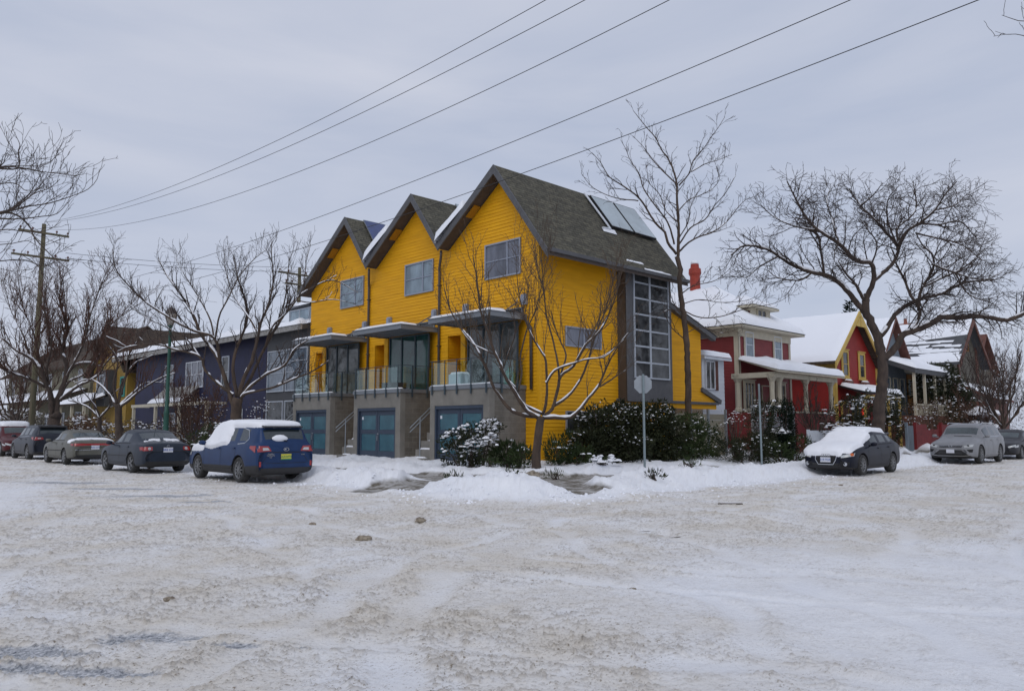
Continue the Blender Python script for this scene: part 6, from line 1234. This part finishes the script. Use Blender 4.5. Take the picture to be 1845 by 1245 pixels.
def det_front(kind):
    def f(t,B,patch,line,hit,W):
        if kind=='suv':
            patch('grille','cladding',[(.46,.78),(-.46,.78),(-.42,.68),(.42,.68)],'F',.010,10,4)
            for z in (.705,.735,.765): line('grille_bar','chrome',[(.44,z),(-.44,z)],'F',.010,.018)
            patch('lower_grille','cladding',[(.42,.58),(-.42,.58),(-.56,.46),(.56,.46)],'F',.010,10,4)
            for s in (1,-1): patch('fog_intake','dark',[(s*.62,.60),(s*.84,.62),(s*.82,.49),(s*.72,.49)],'F',.010,5,3)
            for s in (1,-1):
                patch('headlight','lamp_clear',[(s*.50,.76),(s*.84,.82),(s*.82,.72),(s*.54,.68)],'F',.014); h,_=hit(s*.66,.75,'F'); b=MB(); b.lathe([(0,.0),(.045,.0),(.05,-.01)],(h.x+.02,s*.66,.75),axis=0,n=14); B(b,'headlamp_lens','dark')
            line('bumper_trim','chrome',[(.72,.36),(.5,.33),(-.5,.33),(-.72,.36)],'F',.018,.012); patch('lower_bumper','cladding',[(.8,.33),(-.8,.33),(-.7,.24),(.7,.24)],'F',.006,10,2)
            h,_=hit(0,.73,'F'); b=MB(); b.lathe([(.062,-.006),(.076,-.006),(.076,.006),(.062,.006)],(h.x+.024,0,.735),axis=0,n=22)
            for a,c in (((-.05,.035),(-.02,-.045)),((-.02,-.045),(0,0)),((0,0),(.02,-.045)),((.02,-.045),(.05,.035)),((-.018,.055),(0,.015)),((0,.015),(.018,.055))): b.beam((h.x+.024,a[0],.735+a[1]),(h.x+.024,c[0],.735+c[1]),.010,.010,up=(1,0,0))
            B(b,'emblem','chrome'); h,_=hit(0,.53,'F'); plate(B,t,h.x+.014,0,.53,'',rear=False)
            for s in (1,-1): b=MB(); b.tube([(.35,s*.66,1.66),(.2,s*.66,1.73),(-1.6,s*.64,1.72),(-1.75,s*.64,1.66)],.018,6); B(b,'roof_rail','chrome')
            for ax in 'LS': line('window_trim','chrome',[(.6,1.12),(-1.55,1.16),(-1.85,1.3)],ax,.02,.008); line('sill','chrome',[(1.0,.38),(-1.0,.38)],ax,.015,.01)
            line('wiper','dark',[(.5,1.15),(-.2,1.17)],'F',.02,.02)
        else:
            patch('grille','dark',[(.34,.66),(-.34,.66),(-.25,.36),(.25,.36)],'F',.010,8,6)
            line('grille_frame','chrome',[(.35,.67),(.33,.50),(.24,.35),(-.24,.35),(-.33,.50),(-.35,.67)],'F',.02,.02)
            for i in range(4):
                y=-.105+.07*i; h,_=hit(y,.635,'F'); b=MB(); b.lathe([(.036,-.005),(.046,-.005),(.046,.005),(.036,.005)],(h.x+.022+.002*(i%2),y,.64),axis=0,n=18); B(b,'emblem_ring','chrome')
            h,_=hit(0,.5,'F'); p=plate(B,t,h.x+.016,0,.50,'318 9GR',rear=False,wd=.33)
            for s in (1,-1):
                patch('headlight','lamp_clear',[(s*.46,.64),(s*.80,.72),(s*.80,.62),(s*.50,.56)],'F',.012); patch('indicator','amber',[(1.86,.64),(1.98,.62),(1.98,.70),(1.86,.72)],'L' if s>0 else 'S',.01,3,3)
                h,_=hit(s*.62,.36,'F'); b=MB(); b.lathe([(.045,-.01),(.06,-.01),(.06,.01),(.045,.01)],(h.x+.012,s*.62,.37),axis=0,n=16); b.lathe([(0,0),(.04,.0)],(h.x+.01,s*.62,.37),axis=0,n=12); B(b,'fog_lamp','chrome')
                patch('side_intake','dark',[(s*.46,.44),(s*.78,.44),(s*.76,.29),(s*.46,.29)],'F',.006,5,3)
            for ax in 'LS': line('crease_highlight','paint_slate',[(1.1,.80),(-1.6,.84)],ax,.008,.004); line('window_trim','dark',[(.5,.96),(-1.3,1.0)],ax,.02,.006)  # door crease highlight painted as a thin lighter strip
            b=MB(); b.prism([(-1.75,-.55,1.38),(-1.98,-.53,1.33),(-1.98,.53,1.33),(-1.75,.55,1.38)],(0,0,-.03)); B(b,'spoiler','paint_navy')
    return f
def hatch_st(L,W,H,belt,hood,wg,wsx=.95):
    h=L/2
    return [(h,.34,.52,.56,W-.34,.5),(h-.05,.22,.62,.68,W-.19,.6),(h-.20,.19,.71,.78,W-.08,.6),(h-.50,.17,.79,.87,W-.03,.6),(h-.85,.16,.86,hood-.02,W-.005,.62),(wsx,.16,.90,hood+.03,W,.64),(wsx-.10,.16,.91,hood+.09,W,.66),
    (wsx-.66,.16,belt-.02,H-.12,W,wg),(wsx-.78,.16,belt-.02,H-.06,W,wg),(wsx-.9,.16,belt-.01,H-.03,W,wg),(-.15,.16,belt,H,W,wg),(-.24,.16,belt,H,W,wg),(-.95,.16,belt+.03,H-.03,W,wg),(-1.04,.16,belt+.03,H-.035,W,wg),(-h+.72,.17,belt+.06,H-.07,W-.01,wg-.02),(-h+.62,.17,belt+.06,H-.09,W-.01,wg-.03),(-h+.50,.18,belt+.06,H-.14,W-.02,wg-.02),(-h+.16,.22,belt+.04,belt+.16,W-.05,.66),(-h+.09,.24,belt,belt+.06,W-.06,.64),(-h+.02,.30,belt-.2,belt-.13,W-.10,.6)]
st=hatch_st(4.30,.885,1.43,.95,.93,.62); sd_,tp_=side_top(st,(7,8,9,11,13),(6,16))
def snow_audi(x,y,z,n):
    b=.12*(fbm(x*3,y*3+z*2,3)-.5)
    top=sst(.70,.78,z+.9*np.clip(x-1.55,0,1)*0+b)*sst(.80,.70,y+.0*x)*sst(-.25,.0,x-.0)
    front=sst(1.2,1.6,x)*sst(.60,.70,z+b)*sst(.50,.40,y-.16*(2.15-x))
    roof=sst(1.30,1.36,z+b*.5)*sst(-1.5,-1.2,x)*sst(.60,.5,y)
    right=sst(.50,.6,-y)*sst(-.6,-.2,x)*sst(.80,.9,z)
    ws=sst(.1,.4,x)*sst(.88,.94,z)*sst(.70,.62,y)
    return .115*np.maximum.reduce([top*(x>.9)*sst(.66,.56,y-.1),front,roof,right*.6,ws])
car('navy_hatchback','dark navy hatchback with its bonnet and windscreen buried in snow',(28.0,11.38,.02),math.pi,dict(st=st,side=sd_,top=tp_,paint='paint_navy',r=.33,axles=(1.30,-1.28),spokes=10,mirror=(.62,.99),seams=seams(.885,.95,1.43,.85,-.20,-1.02,.30),handles=[(-.05,.85),(-.95,.88)],detail=det_front('hatch'),snow=snow_audi,scale=1.03))
st=wagon_st(4.80,.965,1.72,1.10,1.08,.68,wsx=1.12); sd_,tp_=side_top(st,(7,8,9,11,13),(6,17))
car('silver_suv','silver grey sport utility vehicle facing the corner, cleared of snow',(40.4,11.15,.02),math.pi,dict(st=st,side=sd_,top=tp_,paint='paint_silver',screen='windscreen',r=.385,axles=(1.46,-1.44),spokes=10,mirror=(.90,1.16),seams=seams(.965,1.10,1.72,.98,-.20,-1.18),handles=[(-.05,.98),(-1.02,1.0)],detail=det_front('suv'),scale=1.03))
def det_plain(t,B,patch,line,hit,W):
    for s in (1,-1): patch('headlight','lamp_clear',[(s*.48,.62),(s*.82,.72),(s*.80,.62),(s*.52,.54)],'F',.012); patch('headlight','lamp_clear',[(1.75,.70),(2.15,.62),(2.15,.56),(1.9,.58)],'L' if s>0 else 'S',.012)
    patch('grille','dark',[(.34,.60),(-.34,.60),(-.30,.50),(.30,.50)],'F',.010,8,3)
st=sedan_st(4.6,.89,1.44,.93,.91,.62,deck=.98); sd_,tp_=side_top(st,(7,8,9,11),(6,13))
car('dark_sedan','dark sedan parked behind the silver vehicle, cut off by the right edge',(47.3,11.1,.02),math.pi,dict(st=st,side=sd_,top=tp_,paint='paint_dark',screen='windscreen',r=.32,axles=(1.35,-1.30),spokes=7,mirror=(.65,.98),seams=seams(.89,.93,1.44,.88,-.20,-1.02,.32),handles=[(-.05,.84),(-.95,.85)],detail=det_plain,scale=1.03))
st=wagon_st(4.6,.92,1.74,1.08,1.06,.66); sd_,tp_=side_top(st,(7,8,9,11,13),(6,17))
car('red_suv','red vehicle with a white snow slab on its roof at the far left edge',(11.0,52.2,.02),-math.pi/2,dict(st=st,side=sd_,top=tp_,paint='paint_red',screen='windscreen',r=.36,axles=(1.38,-1.36),spokes=7,mirror=(.86,1.12),seams=seams(.92,1.08,1.74,.93,-.22,-1.15),handles=[(-.05,.96),(-1.02,.98)],detail=det_plain,snow=lambda x,y,z,n:sst(1.60,1.66,z)*.13,scale=1.03))
# ================================================================ street furniture, wires, debris
mat('pole_wood',(.15,.125,.085),.9,col2=(.085,.085,.05),vscale=3,stretch=(4,4,.3),bump=.5,bscale=14); mat('lamp_green',(.015,.075,.055),.45,var=.1); mat('galvanised',(.22,.27,.29),.5,metal=.4,var=.12,vscale=5); mat('sign_back',(.30,.33,.36),.5,metal=.3,var=.1,vscale=3); mat('wire',(.02,.02,.022),.6); mat('insulator',(.10,.03,.02),.3); mat('lamp_glass',(.25,.23,.21),.25,spec=.6,var=.3,vscale=6)
mat('slush_chunk',(.36,.31,.24),.9,col2=(.16,.13,.10),vscale=18,bump=1,bscale=40); mat('cast_iron',(.10,.085,.07),.8,var=.2,vscale=9)
def util_pole(base,h,label,arms,lean=0):
    x,y=base; t=thing('utility_pole',(x,y,0),label,'utility pole'); b=MB(); b.tube([(x,y,-.3),(x+.02,y,h*.5),(x+lean,y,h)],[.20,.17,.13],12); b.build('pole','pole_wood',t,smooth=True)
    for z,half,off in arms:
        b=MB(); b.box(x-half+off,x+half+off,y-.20,y-.08,z-.06,z+.07); b.beam((x-half*.6+off,y-.14,z-.05),(x,y-.14,z-.75),.03,.05,up=(0,1,0)); b.beam((x+half*.6+off,y-.14,z-.05),(x,y-.14,z-.75),.03,.05,up=(0,1,0)); a=b.build('crossarm','pole_wood',t)
        for dx in (-.92,-.45,.5,.95): b=MB(); b.lathe([(0,z+.07),(.03,z+.07),(.03,z+.16),(.075,z+.18),(.055,z+.28),(0,z+.30)],(x+half*dx+off,y-.14,0),n=8); b.build('insulator','insulator',a)
    return t
util_pole((13.3,58.6),15.2,'wooden utility pole with two crossarms at the far left',((14.55,1.5,0),(12.9,1.7,-.1)))
util_pole((14.2,1.2),12.9,'wooden utility pole standing off to the right beyond the corner, holding the street wires',((12.5,1.5,0),(10.2,1.2,0)))
q=atD(540,485,62); util_pole((q[0],q[1]),q[2]+.1,'distant utility pole top rising behind the indigo row house',((q[2]-.5,1.6,-.3),(q[2]-1.3,1.1,-.2)))
WC=((13.3,(.0019,-.0643,12.5758),58.4,1.3,'topmost of the street wires, running from the left pole to the upper right'),(13.3,(.0020,-.0604,11.9771),58.4,1.3,'second street wire, just beneath the topmost one'),(13.6,(.00247,-.0843,11.36),58.4,1.3,'third street wire, crossing the sky above the yellow gables'),(14.4,(.00118,-.058,9.96),58.4,1.3,'fourth street wire, sagging past the left gable peak'),(14.5,(.00128,-.0612,9.05),58.4,1.3,'lowest street wire, crossing in front of the nearest roof'))
for X,c,y0,y1,lb in WC:
    y=np.linspace(y1,y0,60); P=np.stack([np.full(60,X),y,c[0]*y*y+c[1]*y+c[2]],1); b=MB(); b.tube(P,.0095,5); o=b.build('overhead_wire','wire'); tag(o,lb,'wire','overhead wires over the street')
q0=atD(118,456,52); q1=atD(560,482,62)
for dz,lb in ((0,'faint upper wire between the left pole and the distant pole'),(-.35,'faint lower wire between the left pole and the distant pole')):
    s=np.linspace(0,1,24)[:,None]; P=q0*(1-s)+q1*s; P[:,2]+=dz-1.6*(s*(1-s))[:,0]*.6; b=MB(); b.tube(P,.014,4); tag(b.build('overhead_wire','wire'),lb,'wire','overhead wires over the street')
# street lamp
lx,ly=13.2,35.3; t=thing('street_lamp',(lx,ly,0),'dark green street lamp post with an acorn globe, left of the boulevard tree','street lamp')
zt=float(wp(309,590,X=13.2)[2]); b=MB(); b.lathe([(0,0),(.17,0),(.17,.5),(.12,.6),(.11,2.2),(.13,2.25),(.085,2.35),(.06,zt),(.09,zt+.05),(.12,zt+.1),(0,zt+.1)],(lx,ly,0),n=12); b.build('post','lamp_green',t,smooth=True)
b=MB(); b.lathe([(.10,zt+.1),(.17,zt+.25),(.24,zt+.45),(.25,zt+.6),(.20,zt+.75)],(lx,ly,0),n=14); b.build('globe','lamp_glass',t,smooth=True)
b=MB(); b.lathe([(.25,zt+.62),(.24,zt+.72),(.15,zt+.86),(.04,zt+.92),(.02,zt+1.0),(0,zt+1.02)],(lx,ly,0),n=14); b.build('cap','brown_metal',t,smooth=True)
b=MB(); b.lathe([(0,zt+.3),(.05,zt+.3),(.05,zt+.55),(0,zt+.55)],(lx,ly,0),n=8); 
# stop sign seen from behind
sx,sy=18.3,13.3; zg=gz(sx,sy)-.1; ztop=float(wp(1158,676,Y=sy)[2]); t=thing('stop_sign',(sx,sy,zg),'octagonal road sign seen from its bare grey back on a thin metal post','road sign')
dirn=np.array([math.cos(HEAD+.06),math.sin(HEAD+.06),0]); nrm=dirn; per=np.array([-dirn[1],dirn[0],0]); R8=.275; zc=ztop-.26
b=MB(); b.beam((sx,sy,zg),(sx,sy,ztop+.03),.06,.045,up=(dirn[0],dirn[1],0)); b.beam(np.array([sx,sy,zg])-dirn*.03,np.array([sx,sy,ztop+.02])-dirn*.03,.03,.02,up=(dirn[0],dirn[1],0)); b.build('post','galvanised',t)
oct_=[np.array([sx,sy,zc])+per*R8*math.cos(math.pi/8+i*math.pi/4)*1.0+UZ*R8*math.sin(math.pi/8+i*math.pi/4)+dirn*.035 for i in range(8)]
b=MB(); b.prism(oct_,dirn*.006); p=b.build('plate','sign_back',t)
mat('sign_red',(.45,.012,.02),.4)
b=MB(); c0=np.array([sx,sy,zc])+dirn*.041; b.prism([c0+(q-(np.array([sx,sy,zc])+dirn*.035))*.95 for q in oct_],dirn*.003); b.build('face','sign_red',p)
b=MB(); [b.lathe([(0,-.008),(.014,-.008),(.014,.006),(0,.006)],tuple(np.array([sx,sy,zc+dz])-dirn*.045),axis=0,n=6) for dz in (.2,-.2)]; b.build('bolt','galvanised',t)
# plain post with edge-on sign
px_,py_=25.07,13.3; zg=gz(px_,py_)-.1; zt=float(wp(1369,692,Y=py_)[2]); t=thing('parking_sign',(px_,py_,zg),'slim grey metal post with a narrow sign seen edge on, right of the bushes','road sign')
b=MB(); b.tube([(px_,py_,zg),(px_-.03,py_,zt)],.035,8); b.build('post','galvanised',t); d2=np.array([px_,py_,0]); d2/=np.linalg.norm(d2); b=MB(); b.obox(np.array([px_-.03,py_,zt-.62])-d2*.15+np.array([d2[1],-d2[0],0])*.02,d2*.30,np.array([d2[1],-d2[0],0])*.012,UZ*.60); b.build('plate','sign_back',t)
# debris and iron cover
def chunk(px,py,sz,label,nm='ice_chunk',m='slush_chunk'):
    r=wray(px,py); k=(.03-1.6)/r[2]; q=CC+r*k; z=gz(q[0],q[1]); bm=bmesh.new(); bmesh.ops.create_icosphere(bm,subdivisions=3,radius=1)
    for v in bm.verts:
        c=v.co; n=fbm(np.array([c.x*1.7+px]),np.array([c.y*1.7+c.z*1.3]),4)[0]; n2=fbm(np.array([c.x*4+px]),np.array([c.y*4+c.z*4]),3)[0]; s=.35+.9*n+.7*n2; v.co=Vector((c.x*sz*s*1.2,c.y*sz*s,max(-.02,c.z*sz*.62*s+sz*.25)))
    me=bpy.data.meshes.new(nm); bm.to_mesh(me); bm.free(); me.materials.append(M[m]); me.polygons.foreach_set('use_smooth',[False]*len(me.polygons)); o=bpy.data.objects.new(nm,me); COL.objects.link(o); o.location=(q[0],q[1],z-.01); o.rotation_euler=(0,0,px); tag(o,label,'ice chunk','ice chunks on the road')
chunk(757,938,.075,'brown ice chunk on the road straight before the garages'); chunk(656,970,.085,'dirty ice chunk on the road, lower left of the brown one'); chunk(563,942,.05,'small flat ice lump left of the two larger chunks'); chunk(305,1075,.035,'ice lump in the rutted slush at lower left'); chunk(1140,1057,.03,'tiny ice crumb right of the road centre'); chunk(1515,873,.05,'dark crumb on the road before the dark hatchback'); chunk(961,890,.12,'snowy brown lump at the edge of the corner path')
r=wray(1281,904); q=CC+r*((.02-1.6)/r[2]); b=MB(); b.obox((q[0]-.2,q[1]-.3,gz(q[0],q[1])),(.36,-.36,0),(.05,.05,0),(0,0,.03)); tag(b.build('wood_stick','cast_iron'),'short dark board lying on the road snow before the metal post','board')
x,y=10.15,7.15; b=MB(); b.lathe([(0,-.045),(.28,-.045),(.30,-.05),(.36,-.04),(.38,-.01),(.40,-.04)],(x,y,gz(x,y)+.035),n=26); o=b.build('manhole_cover','cast_iron'); tag(o,'round iron manhole cover sunk in the road snow','manhole cover')
# balcony contents
mat('bottle_green',(.08,.22,.17),.3,spec=.6)
z=3.17; b=MB(); b.box(19.2,19.7,22.35,23.1,3.03,3.62); tag(b.build('planter_box','white_paint'),'white planter box on the nearest balcony behind the glass rail','planter'); o=bpy.data.objects['planter_box']; snow_lump('snow',[(19.2,22.35,3.62),(19.7,22.35,3.62),(19.7,23.1,3.62),(19.2,23.1,3.62)],o,thick=.09,res=.07)
b=MB(); b.lathe([(0,3.02),(.2,3.02),(.22,3.1),(.22,3.55),(.16,3.68),(.07,3.72),(.07,3.82),(0,3.82)],(20.2,20.75,0),n=14); tag(b.build('gas_bottle','bottle_green',smooth=True),'pale green gas bottle at the right end of the nearest balcony','gas bottle')
b=MB(); b.box(19.3,20.1,27.0,27.7,3.03,3.5); tag(b.build('storage_box','brown_metal'),'dark storage box on the middle balcony','box')

# ploughed snow crumbs along the banks
n=800; t_=rng.uniform(0,1,n); side=rng.random(n)<.5; along=12.5+rng.random(n)**1.5*34; sv=rng.normal(-.5,.55,n)
cx=np.where(side,CURB+sv,along); cy=np.where(side,along,CURB+sv); k=(rng.random(n)<.9); cx,cy=cx[k],cy[k]
w_=walk_mask(cx,cy,sdist(cx,cy))[0]; k=w_<.3; cx,cy=cx[k],cy[k]; hz=terrain(cx,cy)[0]
V,F1,F2=tufts(np.stack([cx,cy,hz],1),.030,.032); V=V+rng.normal(0,.006,V.shape); me=MB(); me.v=V.tolist(); me.f=[tuple(f) for f in F1.tolist()]+[tuple(f[:3]) for f in F2.tolist()]; me.m=[0]*len(me.f); me.n=len(V)
o=me.build('snow_crumbs','snow',smooth=False); tag(o,'loose ploughed snow crumbs lying along the edge of the snow banks','snow',kind='stuff')
